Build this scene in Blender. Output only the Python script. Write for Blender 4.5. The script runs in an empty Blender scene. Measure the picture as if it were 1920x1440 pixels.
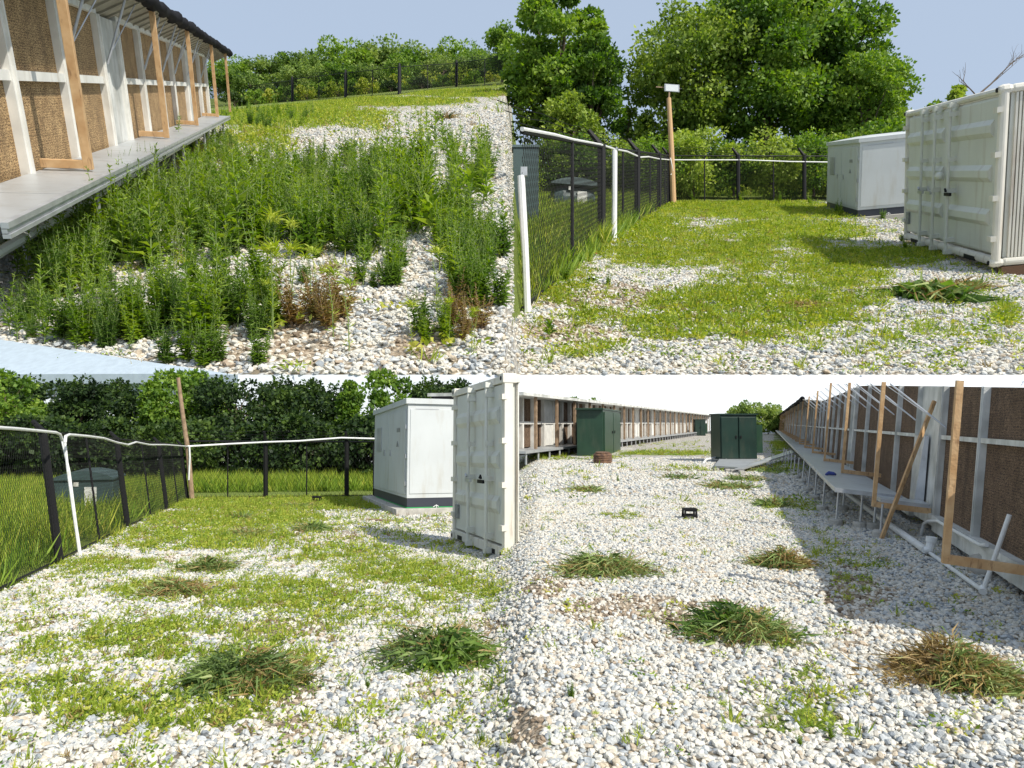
import bpy, math, random
import numpy as np
from mathutils import Vector, Matrix

rng = np.random.default_rng(7)
random.seed(7)
SC = bpy.context.scene
COL = SC.collection
R = math.radians

# ------------------------------------------------------------------ camera, sky, sun, exposure
EYE = Vector((0.0, 0.0, 1.6))
F, CX, CY = 1300.0, 960.0, 720.0
cd = bpy.data.cameras.new('camera')
cam = bpy.data.objects.new('camera', cd)
COL.objects.link(cam)
cam.location = EYE
cam.rotation_euler = (R(90), 0, 0)
cd.sensor_width = 36.0
cd.lens = 36.0 * F / 1920.0
cd.clip_start = 0.05
cd.clip_end = 20000
SC.camera = cam

SUN = Vector((0.53, -0.47, 0.70)).normalized()
world = bpy.data.worlds.new('World')
SC.world = world
world.use_nodes = True
wn = world.node_tree
wn.nodes.clear()
wo = wn.nodes.new('ShaderNodeOutputWorld')
wb = wn.nodes.new('ShaderNodeBackground')
ws = wn.nodes.new('ShaderNodeTexSky')
ws.sky_type = 'NISHITA'
ws.sun_disc = False
ws.sun_elevation = math.asin(SUN.z)
ws.sun_rotation = math.atan2(SUN.x, SUN.y)
ws.air_density = 1.0
ws.dust_density = 4.0
ws.ozone_density = 1.0
wb.inputs['Strength'].default_value = 0.080
# thin summer haze whitens the whole sky
wm = wn.nodes.new('ShaderNodeMix'); wm.data_type = 'RGBA'; wm.inputs['Factor'].default_value = 0.62
wm.inputs['B'].default_value = (8.0, 9.7, 12.2, 1)
wn.links.new(ws.outputs[0], wm.inputs['A']); wn.links.new(wm.outputs['Result'], wb.inputs[0])
wn.links.new(wb.outputs[0], wo.inputs[0])
sd = bpy.data.lights.new('sun', 'SUN')
sd.energy = 4.9
sd.angle = R(0.5)
sd.color = (1.0, 0.95, 0.86)
sun = bpy.data.objects.new('sun', sd)
COL.objects.link(sun)
sun.rotation_euler = (-SUN).to_track_quat('-Z', 'Y').to_euler()
SC.view_settings.view_transform = 'Standard'
SC.view_settings.look = 'None'
SC.view_settings.exposure = 0.10
SC.view_settings.gamma = 1.0
SC.cycles.max_bounces = 6
SC.cycles.transparent_max_bounces = 4

# ------------------------------------------------------------------ the four slopes of the yard
class Site:
    """a sloping yard: ground z = 1.6 - h + s*y + t*x ; unit = metres per metre of the things on it"""
    def __init__(s, h, sl, t, unit):
        s.h, s.s, s.t, s.unit = h, sl, t, unit
        s.n = Vector((-t, -sl, 1)).normalized()
        s.fwd = Vector((0, 1, sl)).normalized()
        s.right = s.fwd.cross(s.n).normalized()
    def G(s, px, py):
        rx, rz = (px - CX) / F, (CY - py) / F
        A, B, c0, c1 = (TL, TR, 945, 978) if s.s > 0 else (BL, BR, 905, 1020)
        w = min(1, max(0, (px - c0) / (c1 - c0))); w = w * w * (3 - 2 * w)
        k = (A.h * (1-w) + B.h * w) / ((A.s + A.t * rx) * (1-w) + (B.s + B.t * rx) * w - rz)
        return Vector((rx * k, k, 1.6 + rz * k))
    def G0(s, px, py):
        rx, rz = (px - CX) / F, (CY - py) / F
        k = s.h / (s.s + s.t * rx - rz)
        return Vector((rx * k, k, 1.6 + rz * k))
    def at(s, x, y):
        return Vector((x, y, 1.6 - s.h + s.s * y + s.t * x))
TL = Site(26.0, 592 / F, 0.095, 16.25)
TR = Site(33.6, 412 / F, 0.0, 21.0)
BL = Site(1.6, -132 / F, 0.0, 1.0)
BR = Site(1.6, -73 / F, 0.0, 1.0)
def P(px, py, Y):
    return Vector(((px - CX) / F * Y, Y, 1.6 + (CY - py) / F * Y))
def pix(p):
    return (CX + F * p[0] / p[1], CY - F * (p[2] - 1.6) / p[1])

# ------------------------------------------------------------------ helpers
def tag(o, label=None, cat=None, group=None, kind=None):
    if label: o['label'] = label
    if cat: o['category'] = cat
    if group: o['group'] = group
    if kind: o['kind'] = kind
    return o
RM = {}
def empty(name, M, label, cat, group=None, kind=None):
    o = bpy.data.objects.new(name, None)
    COL.objects.link(o)
    if not isinstance(M, Matrix): M = Matrix.Translation(M)
    o.matrix_world = M
    o.empty_display_size = 0.2
    RM[o.name] = M.copy()
    return tag(o, label, cat, group, kind)
def mesh_obj(name, V, Fc, mats, parent=None, mi=None, smooth=False):
    """V world coords (or local when parent is None)"""
    V = np.asarray(V, dtype=np.float64).reshape(-1, 3)
    M = None
    if parent is not None:
        M = RM[parent.name]
        I = np.array(M.inverted())
        V = V @ I[:3, :3].T + I[:3, 3]
    me = bpy.data.meshes.new(name)
    if isinstance(Fc, np.ndarray):
        n, k = Fc.shape
        me.vertices.add(len(V)); me.vertices.foreach_set('co', V.astype(np.float32).ravel())
        me.loops.add(n * k); me.loops.foreach_set('vertex_index', Fc.astype(np.int32).ravel())
        me.polygons.add(n)
        me.polygons.foreach_set('loop_start', np.arange(0, n * k, k, dtype=np.int32))
        me.polygons.foreach_set('loop_total', np.full(n, k, dtype=np.int32))
        me.update(calc_edges=True)
    else:
        me.from_pydata([tuple(v) for v in V], [], Fc)
        me.update()
    if not isinstance(mats, (list, tuple)): mats = [mats]
    for m in mats: me.materials.append(m)
    if mi is not None:
        me.polygons.foreach_set('material_index', np.asarray(mi, dtype=np.int32))
    if smooth:
        me.polygons.foreach_set('use_smooth', np.ones(len(me.polygons), dtype=bool))
    o = bpy.data.objects.new(name, me)
    COL.objects.link(o)
    if parent is not None:
        o.parent = parent
        RM[o.name] = M
    return o

class MB:
    def __init__(s): s.v = []; s.f = []; s.m = []; s.cur = 0
    def add(s, vs, fs):
        b = len(s.v)
        s.v += [Vector(v) for v in vs]
        for f in fs:
            s.f.append([b + i for i in f]); s.m.append(s.cur)
        return s
    def box(s, M, lo, hi, taper=None):
        x0, y0, z0 = lo; x1, y1, z1 = hi
        c = [(x0,y0,z0),(x1,y0,z0),(x1,y1,z0),(x0,y1,z0),(x0,y0,z1),(x1,y0,z1),(x1,y1,z1),(x0,y1,z1)]
        return s.add([M @ Vector(p) for p in c], [(3,2,1,0),(4,5,6,7),(0,1,5,4),(1,2,6,5),(2,3,7,6),(3,0,4,7)])
    def hexa(s, pts):
        return s.add(pts, [(3,2,1,0),(4,5,6,7),(0,1,5,4),(1,2,6,5),(2,3,7,6),(3,0,4,7)])
    def tube(s, pts, r, n=8, caps=True, up=None):
        pts = [Vector(p) for p in pts]
        rs = r if isinstance(r, (list, tuple)) else [r] * len(pts)
        rings = []
        ref = Vector(up) if up is not None else Vector((0.31, 0.17, 0.93))
        for i, p in enumerate(pts):
            d = (pts[min(i + 1, len(pts) - 1)] - pts[max(i - 1, 0)])
            if d.length < 1e-9: d = Vector((0, 0, 1))
            d.normalize()
            a = d.cross(ref)
            if a.length < 0.05: a = d.cross(Vector((1, 0, 0)))
            a.normalize(); b = d.cross(a)
            rings.append([p + (a * math.cos(2*math.pi*(k+.5)/n) + b * math.sin(2*math.pi*(k+.5)/n)) * rs[i] for k in range(n)])
        vs = [v for r_ in rings for v in r_]
        fs = []
        for i in range(len(pts) - 1):
            for k in range(n):
                a, b = i*n+k, i*n+(k+1) % n
                fs.append((a, a+n, b+n, b))
        if caps:
            fs.append(tuple(range(n))); fs.append(tuple(reversed(range((len(pts)-1)*n, len(pts)*n))))
        return s.add(vs, fs)
    def beam(s, a, b, w, h, up):
        """rectangular bar from a to b, w across, h along up"""
        a, b = Vector(a), Vector(b)
        d = (b - a).normalized()
        side = d.cross(Vector(up)).normalized() * (w / 2)
        u = side.cross(d).normalized() * (h / 2)
        return s.hexa([a-side-u, b-side-u, b+side-u, a+side-u, a-side+u, b-side+u, b+side+u, a+side+u])
    def build(s, name, mats, parent=None, smooth=False, bevel=0):
        o = mesh_obj(name, [tuple(v) for v in s.v], s.f, mats, parent, s.m, smooth)
        if bevel:
            md = o.modifiers.new('bevel', 'BEVEL'); md.width = bevel; md.segments = 2; md.limit_method = 'ANGLE'
        return o

def vnoise(x, y, seed=0):
    xi, yi = np.floor(x).astype(np.int64), np.floor(y).astype(np.int64)
    fx, fy = x - xi, y - yi
    fx = fx*fx*(3-2*fx); fy = fy*fy*(3-2*fy)
    def h(a, b):
        n = (a * 374761393 + b * 668265263 + seed * 974711) & 0xffffffff
        n = ((n ^ (n >> 13)) * 1274126177) & 0xffffffff
        return ((n ^ (n >> 16)) & 0xffff) / 65535.0
    return (h(xi,yi)*(1-fx)+h(xi+1,yi)*fx)*(1-fy)+(h(xi,yi+1)*(1-fx)+h(xi+1,yi+1)*fx)*fy
def fbm(x, y, seed=0, o=4):
    v, a, t = 0, 0.5, 0
    for i in range(o):
        v = v + a * vnoise(x * 2**i + 13.7*i, y * 2**i - 7.1*i, seed + i); t += a; a *= 0.55
    return v / t
def sstep(a, b, x):
    t = np.clip((x - a) / (b - a), 0, 1)
    return t * t * (3 - 2 * t)

# ------------------------------------------------------------------ materials
def mat(name, col, rough=0.6, metal=0.0, var=0.0, scale=8.0, bump=0.0, bscale=40.0, col2=None, spec=0.5, detail=5, space='Object'):
    m = bpy.data.materials.new(name); m.use_nodes = True
    nt = m.node_tree; b = nt.nodes['Principled BSDF']
    b.inputs['Roughness'].default_value = rough
    b.inputs['Metallic'].default_value = metal
    b.inputs['Specular IOR Level'].default_value = spec
    tc = nt.nodes.new('ShaderNodeTexCoord')
    if var or col2:
        n = nt.nodes.new('ShaderNodeTexNoise'); n.inputs['Scale'].default_value = scale; n.inputs['Detail'].default_value = detail
        nt.links.new(tc.outputs[space], n.inputs['Vector'])
        r = nt.nodes.new('ShaderNodeValToRGB')
        c2 = col2 or tuple(max(0, c * (1 - var)) for c in col)
        r.color_ramp.elements[0].color = (*c2, 1); r.color_ramp.elements[0].position = 0.35
        r.color_ramp.elements[1].color = (*col, 1); r.color_ramp.elements[1].position = 0.65
        nt.links.new(n.outputs['Fac'], r.inputs['Fac'])
        nt.links.new(r.outputs['Color'], b.inputs['Base Color'])
    else:
        b.inputs['Base Color'].default_value = (*col, 1)
    if bump:
        n2 = nt.nodes.new('ShaderNodeTexNoise'); n2.inputs['Scale'].default_value = bscale; n2.inputs['Detail'].default_value = 4
        nt.links.new(tc.outputs[space], n2.inputs['Vector'])
        bp = nt.nodes.new('ShaderNodeBump'); bp.inputs['Strength'].default_value = bump; bp.inputs['Distance'].default_value = 0.05
        nt.links.new(n2.outputs['Fac'], bp.inputs['Height'])
        nt.links.new(bp.outputs['Normal'], b.inputs['Normal'])
    return m

def weather(m, col=(.20,.12,.06), amt=.55, sc=3.0, lo=.60, hi=.78, stretch=.12):
    """vertical rust and dirt streaks of the thing itself"""
    nt = m.node_tree; b = nt.nodes['Principled BSDF']; L = nt.links.new
    tc = nt.nodes.new('ShaderNodeTexCoord'); mp = nt.nodes.new('ShaderNodeMapping'); mp.inputs['Scale'].default_value = (sc*3, sc*3, sc*3*stretch)
    L(tc.outputs['Object'], mp.inputs['Vector'])
    n = nt.nodes.new('ShaderNodeTexNoise'); n.inputs['Scale'].default_value = 1.0; n.inputs['Detail'].default_value = 6; n.inputs['Roughness'].default_value = .65
    L(mp.outputs[0], n.inputs['Vector'])
    mr = nt.nodes.new('ShaderNodeMapRange'); mr.inputs['From Min'].default_value = lo; mr.inputs['From Max'].default_value = hi; mr.inputs['To Max'].default_value = amt
    L(n.outputs['Fac'], mr.inputs['Value'])
    mx = nt.nodes.new('ShaderNodeMix'); mx.data_type = 'RGBA'; mx.inputs['B'].default_value = (*col, 1)
    L(mr.outputs[0], mx.inputs['Factor'])
    src = b.inputs['Base Color'].links[0].from_socket if b.inputs['Base Color'].links else None
    if src: L(src, mx.inputs['A'])
    else: mx.inputs['A'].default_value = b.inputs['Base Color'].default_value
    L(mx.outputs['Result'], b.inputs['Base Color'])
    return m

def leaf_mat(name, cols, scale=3.0, trans=0.35, rough=0.55):
    """foliage: diffuse + translucent, clump-to-clump colour from noise on the plant and per plant"""
    m = bpy.data.materials.new(name); m.use_nodes = True
    nt = m.node_tree; nt.nodes.clear()
    out = nt.nodes.new('ShaderNodeOutputMaterial')
    tc = nt.nodes.new('ShaderNodeTexCoord'); oi = nt.nodes.new('ShaderNodeObjectInfo')
    n = nt.nodes.new('ShaderNodeTexNoise'); n.inputs['Scale'].default_value = scale; n.inputs['Detail'].default_value = 3
    nt.links.new(tc.outputs['Object'], n.inputs['Vector'])
    w = nt.nodes.new('ShaderNodeTexWhiteNoise'); w.noise_dimensions = '3D'
    geo = nt.nodes.new('ShaderNodeNewGeometry')
    nt.links.new(geo.outputs['Random Per Island'], w.inputs['Vector'])
    a = nt.nodes.new('ShaderNodeMath'); a.operation = 'MULTIPLY_ADD'; a.inputs[1].default_value = 0.34
    nt.links.new(geo.outputs['Random Per Island'], a.inputs[0])
    nt.links.new(n.outputs['Fac'], a.inputs[2])
    a2 = nt.nodes.new('ShaderNodeMath'); a2.operation = 'MULTIPLY_ADD'; a2.inputs[1].default_value = 0.22
    nt.links.new(oi.outputs['Random'], a2.inputs[0]); nt.links.new(a.outputs[0], a2.inputs[2])
    r = nt.nodes.new('ShaderNodeValToRGB')
    while len(r.color_ramp.elements) < len(cols): r.color_ramp.elements.new(0.5)
    for i, c in enumerate(cols):
        r.color_ramp.elements[i].position = 0.45 + 0.62 * i / (len(cols) - 1) * 0.85
        r.color_ramp.elements[i].color = (*c, 1)
    nt.links.new(a2.outputs[0], r.inputs['Fac'])
    b = nt.nodes.new('ShaderNodeBsdfPrincipled'); b.inputs['Roughness'].default_value = rough
    b.inputs['Specular IOR Level'].default_value = 0.3
    nt.links.new(r.outputs[0], b.inputs['Base Color'])
    t = nt.nodes.new('ShaderNodeBsdfTranslucent')
    hs = nt.nodes.new('ShaderNodeHueSaturation'); hs.inputs['Value'].default_value = 1.5; hs.inputs['Saturation'].default_value = 1.15
    nt.links.new(r.outputs[0], hs.inputs['Color']); nt.links.new(hs.outputs[0], t.inputs['Color'])
    mx = nt.nodes.new('ShaderNodeMixShader'); mx.inputs[0].default_value = trans
    nt.links.new(b.outputs[0], mx.inputs[1]); nt.links.new(t.outputs[0], mx.inputs[2])
    nt.links.new(mx.outputs[0], out.inputs[0])
    return m

def ground_mat(name, unit):
    """crushed stone with soil, green growth ('grass' attribute) and bare brown soil ('soil' attribute)"""
    m = bpy.data.materials.new(name); m.use_nodes = True
    nt = m.node_tree; b = nt.nodes['Principled BSDF']; b.inputs['Roughness'].default_value = 0.9
    b.inputs['Specular IOR Level'].default_value = 0.2
    L = nt.links.new
    tc = nt.nodes.new('ShaderNodeTexCoord')
    mp = nt.nodes.new('ShaderNodeMapping'); mp.inputs['Scale'].default_value = (1/unit,)*3
    L(tc.outputs['Object'], mp.inputs['Vector'])
    v = nt.nodes.new('ShaderNodeTexVoronoi'); v.inputs['Scale'].default_value = 24.0
    L(mp.outputs[0], v.inputs['Vector'])
    rc = nt.nodes.new('ShaderNodeValToRGB')
    cs = [(0.0,(.30,.33,.36)),(.2,(.50,.52,.52)),(.45,(.74,.72,.66)),(.62,(.62,.57,.48)),(.8,(.76,.74,.69)),(1,(.42,.36,.28))]
    while len(rc.color_ramp.elements) < len(cs): rc.color_ramp.elements.new(.5)
    for e, (p, c) in zip(rc.color_ramp.elements, cs): e.position = p; e.color = (*c, 1)
    sx = nt.nodes.new('ShaderNodeSeparateColor'); L(v.outputs['Color'], sx.inputs[0]); L(sx.outputs[0], rc.inputs['Fac'])
    gap = nt.nodes.new('ShaderNodeValToRGB')
    gap.color_ramp.elements[0].position = 0.36; gap.color_ramp.elements[0].color = (1,1,1,1)
    gap.color_ramp.elements[1].position = 0.66; gap.color_ramp.elements[1].color = (.30,.26,.20,1)
    L(v.outputs['Distance'], gap.inputs['Fac'])
    mul = nt.nodes.new('ShaderNodeMix'); mul.data_type = 'RGBA'; mul.blend_type = 'MULTIPLY'; mul.inputs['Factor'].default_value = 1
    L(rc.outputs[0], mul.inputs['A']); L(gap.outputs[0], mul.inputs['B'])
    n = nt.nodes.new('ShaderNodeTexNoise'); n.inputs['Scale'].default_value = 9; n.inputs['Detail'].default_value = 8; n.inputs['Roughness'].default_value = .75
    L(mp.outputs[0], n.inputs['Vector'])
    def mask(attr, lo):
        at = nt.nodes.new('ShaderNodeAttribute'); at.attribute_name = attr
        s = nt.nodes.new('ShaderNodeMath'); s.operation = 'ADD'; L(at.outputs['Fac'], s.inputs[0]); L(n.outputs['Fac'], s.inputs[1])
        mr = nt.nodes.new('ShaderNodeMapRange'); mr.inputs['From Min'].default_value = lo; mr.inputs['From Max'].default_value = lo + .16
        L(s.outputs[0], mr.inputs['Value']); return mr.outputs[0]
    soil = nt.nodes.new('ShaderNodeMix'); soil.data_type = 'RGBA'
    L(mask('soil', 0.86), soil.inputs['Factor']); L(mul.outputs['Result'], soil.inputs['A'])
    n3 = nt.nodes.new('ShaderNodeTexNoise'); n3.inputs['Scale'].default_value = 60; n3.inputs['Detail'].default_value = 3
    L(mp.outputs[0], n3.inputs['Vector'])
    rs = nt.nodes.new('ShaderNodeValToRGB'); rs.color_ramp.elements[0].color = (.13,.09,.055,1); rs.color_ramp.elements[0].position = .35
    rs.color_ramp.elements[1].color = (.46,.38,.28,1); rs.color_ramp.elements[1].position = .62
    L(n3.outputs['Fac'], rs.inputs['Fac']); L(rs.outputs[0], soil.inputs['B'])
    gr = nt.nodes.new('ShaderNodeMix'); gr.data_type = 'RGBA'
    L(mask('grass', 1.06), gr.inputs['Factor']); L(soil.outputs['Result'], gr.inputs['A'])
    rg = nt.nodes.new('ShaderNodeValToRGB'); rg.color_ramp.elements[0].color = (.05,.075,.015,1); rg.color_ramp.elements[0].position = .38
    rg.color_ramp.elements[1].color = (.24,.30,.06,1); rg.color_ramp.elements[1].position = .62
    L(n3.outputs['Fac'], rg.inputs['Fac']); L(rg.outputs[0], gr.inputs['B'])
    L(gr.outputs['Result'], b.inputs['Base Color'])
    bp = nt.nodes.new('ShaderNodeBump'); bp.invert = True; bp.inputs['Strength'].default_value = .8; bp.inputs['Distance'].default_value = .02 * unit
    L(v.outputs['Distance'], bp.inputs['Height']); L(bp.outputs[0], b.inputs['Normal'])
    return m

def pebble_mat():
    m = bpy.data.materials.new('crushed_stone'); m.use_nodes = True
    nt = m.node_tree; b = nt.nodes['Principled BSDF']; b.inputs['Roughness'].default_value = .75; b.inputs['Specular IOR Level'].default_value = .3
    at = nt.nodes.new('ShaderNodeAttribute'); at.attribute_type = 'INSTANCER'; at.attribute_name = 'tint'
    rc = nt.nodes.new('ShaderNodeValToRGB'); rc.color_ramp.interpolation = 'LINEAR'
    cs = [(0,(.15,.17,.19)),(.12,(.32,.35,.37)),(.28,(.50,.52,.52)),(.44,(.62,.60,.53)),(.62,(.70,.67,.60)),(.78,(.56,.49,.38)),(.90,(.42,.33,.24)),(1,(.17,.13,.09))]
    while len(rc.color_ramp.elements) < len(cs): rc.color_ramp.elements.new(.5)
    for e, (p, c) in zip(rc.color_ramp.elements, cs): e.position = p; e.color = (*c, 1)
    nt.links.new(at.outputs['Fac'], rc.inputs['Fac'])
    tc = nt.nodes.new('ShaderNodeTexCoord'); n = nt.nodes.new('ShaderNodeTexNoise'); n.inputs['Scale'].default_value = 2.4; n.inputs['Detail'].default_value = 4
    nt.links.new(tc.outputs['Object'], n.inputs['Vector'])
    mx = nt.nodes.new('ShaderNodeMix'); mx.data_type = 'RGBA'; mx.blend_type = 'MULTIPLY'; mx.inputs['Factor'].default_value = .5
    rr = nt.nodes.new('ShaderNodeValToRGB'); rr.color_ramp.elements[0].position = .3; rr.color_ramp.elements[0].color = (.5,.48,.44,1); rr.color_ramp.elements[1].position = .6
    nt.links.new(n.outputs['Fac'], rr.inputs['Fac'])
    nt.links.new(rc.outputs[0], mx.inputs['A']); nt.links.new(rr.outputs[0], mx.inputs['B'])
    nt.links.new(mx.outputs['Result'], b.inputs['Base Color'])
    return m

def pad_mat(name, unit, dark, light):
    """corrugated paper cooling pad: wavy fluted brown board; local x along wall, z up"""
    m = bpy.data.materials.new(name); m.use_nodes = True
    nt = m.node_tree; b = nt.nodes['Principled BSDF']; b.inputs['Roughness'].default_value = .9
    L = nt.links.new
    tc = nt.nodes.new('ShaderNodeTexCoord')
    mp = nt.nodes.new('ShaderNodeMapping'); L(tc.outputs['Object'], mp.inputs['Vector'])
    w = nt.nodes.new('ShaderNodeTexWave'); w.wave_type = 'BANDS'; w.bands_direction = 'Z'
    w.inputs['Scale'].default_value = 11.0 ; w.inputs['Distortion'].default_value = 9.0; w.inputs['Detail'].default_value = 1.5
    w.inputs['Detail Scale'].default_value = 5.0
    L(mp.outputs[0], w.inputs['Vector'])
    n = nt.nodes.new('ShaderNodeTexNoise'); n.inputs['Scale'].default_value = 4.0; n.inputs['Detail'].default_value = 5
    L(tc.outputs['Object'], n.inputs['Vector'])
    r = nt.nodes.new('ShaderNodeValToRGB'); r.color_ramp.elements[0].position = .25; r.color_ramp.elements[0].color = (*dark,1)
    r.color_ramp.elements[1].position = .8; r.color_ramp.elements[1].color = (*light,1)
    L(w.outputs['Fac'], r.inputs['Fac'])
    r2 = nt.nodes.new('ShaderNodeValToRGB'); r2.color_ramp.elements[0].position = .3; r2.color_ramp.elements[0].color = (.6,.55,.5,1); r2.color_ramp.elements[1].position = .65
    L(n.outputs['Fac'], r2.inputs['Fac'])
    mx = nt.nodes.new('ShaderNodeMix'); mx.data_type = 'RGBA'; mx.blend_type = 'MULTIPLY'; mx.inputs['Factor'].default_value = .8
    L(r.outputs[0], mx.inputs['A']); L(r2.outputs[0], mx.inputs['B']); L(mx.outputs['Result'], b.inputs['Base Color'])
    bp = nt.nodes.new('ShaderNodeBump'); bp.inputs['Strength'].default_value = .6; bp.inputs['Distance'].default_value = .02
    L(w.outputs['Fac'], bp.inputs['Height']); L(bp.outputs[0], b.inputs['Normal'])
    return m

M_WHITE = mat('white_paint', (.80,.79,.74), .5, var=.18, scale=3, bump=.1, bscale=15)
M_WHITE_DIRTY = mat('weathered_white_paint', (.74,.74,.70), .6, scale=2.2, col2=(.42,.43,.40), bump=.15)
M_CREAM = mat('container_paint', (.66,.67,.61), .45, var=.10, scale=1.5, bump=.05)
M_CREAM_EDGE = mat('container_frame_paint', (.74,.71,.62), .5, var=.12, scale=2)
M_KIOSK = mat('kiosk_paint', (.55,.58,.58), .45, var=.07, scale=1.2, bump=.04)
M_KIOSK_DARK = mat('plinth_paint', (.03,.035,.05), .5)
M_CONC = mat('concrete', (.52,.50,.45), .9, var=.3, scale=4, bump=.3, bscale=30)
M_CONC_SKY = mat('sky_toned_concrete', (.66,.70,.74), .85, var=.06, scale=.35, bump=.15, bscale=3)  # for the added bank; pale blue-grey stands in for sky behind the trees
M_BLACK = mat('black_steel', (.010,.010,.011), .6, spec=.25)
M_WIRE = mat('black_vinyl_wire', (.008,.009,.008), .7, spec=.2)
M_GALV = mat('galvanised_steel', (.56,.58,.60), .42, .55, var=.25, scale=5)
M_GALV_DULL = mat('galvanised_sheet', (.46,.48,.49), .4, .3, var=.15, scale=.8)
M_PVC = mat('white_pvc', (.80,.81,.80), .35, var=.08, scale=3)
M_TIMBER = mat('timber', (.60,.40,.21), .75, scale=6, col2=(.46,.27,.12), bump=.2)
M_TIMBER_OLD = mat('weathered_timber', (.36,.25,.16), .85, scale=6, col2=(.22,.15,.09), bump=.2)
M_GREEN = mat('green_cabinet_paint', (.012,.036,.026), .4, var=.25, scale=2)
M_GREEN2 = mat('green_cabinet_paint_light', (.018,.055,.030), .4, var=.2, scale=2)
M_TXF = mat('faded_green_paint', (.06,.10,.10), .5, var=.3, scale=2)
M_RUST = mat('rusty_steel', (.20,.11,.06), .85, scale=8, col2=(.08,.045,.03), bump=.4)
M_ROLL = mat('black_netting', (.010,.010,.012), .85, spec=.15, bump=.8, bscale=25)
M_BARK = mat('bark', (.16,.12,.085), .9, var=.5, scale=5, bump=.5)
M_STEM = mat('green_stem', (.16,.22,.06), .7)
M_BOARD = mat('blue_grey_board', (.42,.50,.57), .75, scale=1.5, var=.12, bump=.15, bscale=60)
M_SOFFIT = mat('soffit_sheet', (.36,.33,.26), .7, var=.3, scale=3)
M_RED = mat('red_plastic', (.5,.05,.04), .5)
M_BLUE = mat('blue_cloth', (.03,.05,.22), .7)
M_LITTER = mat('clear_plastic', (.75,.82,.84), .3)
M_HOSE = mat('green_hose', (.02,.35,.08), .5)
M_SCREEN = mat('grey_plate', (.30,.31,.30), .6, var=.4, scale=20)
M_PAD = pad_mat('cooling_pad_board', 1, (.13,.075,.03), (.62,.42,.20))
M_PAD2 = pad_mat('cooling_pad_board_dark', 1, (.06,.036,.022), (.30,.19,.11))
M_LAMP = mat('floodlight_glass', (.85,.87,.88), .15)
weather(M_CREAM, (.30,.20,.12), .6, 1.6, .56, .80); weather(M_CREAM_EDGE, (.28,.17,.09), .7, 2.5, .55, .78)
weather(M_KIOSK, (.42,.40,.34), .6, 1.2, .52, .75, .2); weather(M_GREEN, (.08,.08,.055), .4, 1.2, .5, .8, .3); weather(M_GREEN2, (.08,.09,.06), .4, 1.2, .5, .8, .3)
weather(M_WHITE, (.36,.30,.20), .55, 2, .52, .78); weather(M_WHITE_DIRTY, (.26,.23,.17), .6, 2, .5, .78)
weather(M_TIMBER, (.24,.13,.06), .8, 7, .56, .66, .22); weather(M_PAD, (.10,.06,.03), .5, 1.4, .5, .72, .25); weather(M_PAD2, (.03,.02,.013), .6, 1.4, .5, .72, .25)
weather(M_GALV_DULL, (.30,.29,.26), .6, 1.5, .5, .75, 1); weather(M_CONC, (.30,.27,.22), .6, 2, .5, .75, 1); weather(M_PVC, (.5,.48,.42), .5, 3, .5, .75, 1)
LEAF_TREE = leaf_mat('tree_leaves', [(.030,.070,.014),(.075,.15,.022),(.15,.26,.035),(.27,.38,.06)], 5)
LEAF_TREE_L = leaf_mat('light_tree_leaves', [(.06,.11,.02),(.15,.23,.035),(.27,.36,.06),(.38,.46,.09)], 5)
LEAF_TREE_D = leaf_mat('dark_tree_leaves', [(.010,.024,.010),(.022,.045,.014),(.045,.085,.02),(.10,.16,.03)], 5, trans=.3)  # on lower left trees and shrubs the dark tone imitates backlit shade
LEAF_FAR = leaf_mat('far_leaves', [(.06,.11,.03),(.13,.21,.045),(.22,.31,.07),(.32,.39,.10)], 4)
LEAF_WEED = leaf_mat('weed_leaves', [(.05,.10,.014),(.11,.20,.025),(.21,.32,.04),(.34,.44,.07)], 6)
LEAF_WEED_D = leaf_mat('dark_weed_leaves', [(.03,.07,.014),(.065,.13,.024),(.12,.21,.035),(.20,.30,.06)], 6)
LEAF_WEED_Y = leaf_mat('yellow_weed_leaves', [(.14,.22,.02),(.24,.33,.04),(.36,.45,.06),(.48,.52,.10)], 6)
LEAF_GRASS = leaf_mat('grass_blades', [(.10,.16,.02),(.20,.28,.03),(.34,.41,.05),(.50,.48,.10)], 4)
LEAF_DRY = leaf_mat('dry_stems', [(.12,.08,.03),(.24,.16,.06),(.38,.27,.11),(.30,.30,.09)], 8, trans=.2)
LEAF_CUT = leaf_mat('cut_weeds', [(.04,.07,.02),(.09,.15,.035),(.18,.26,.07),(.32,.37,.14)], 9, trans=.2)
M_STONE = pebble_mat()

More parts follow.
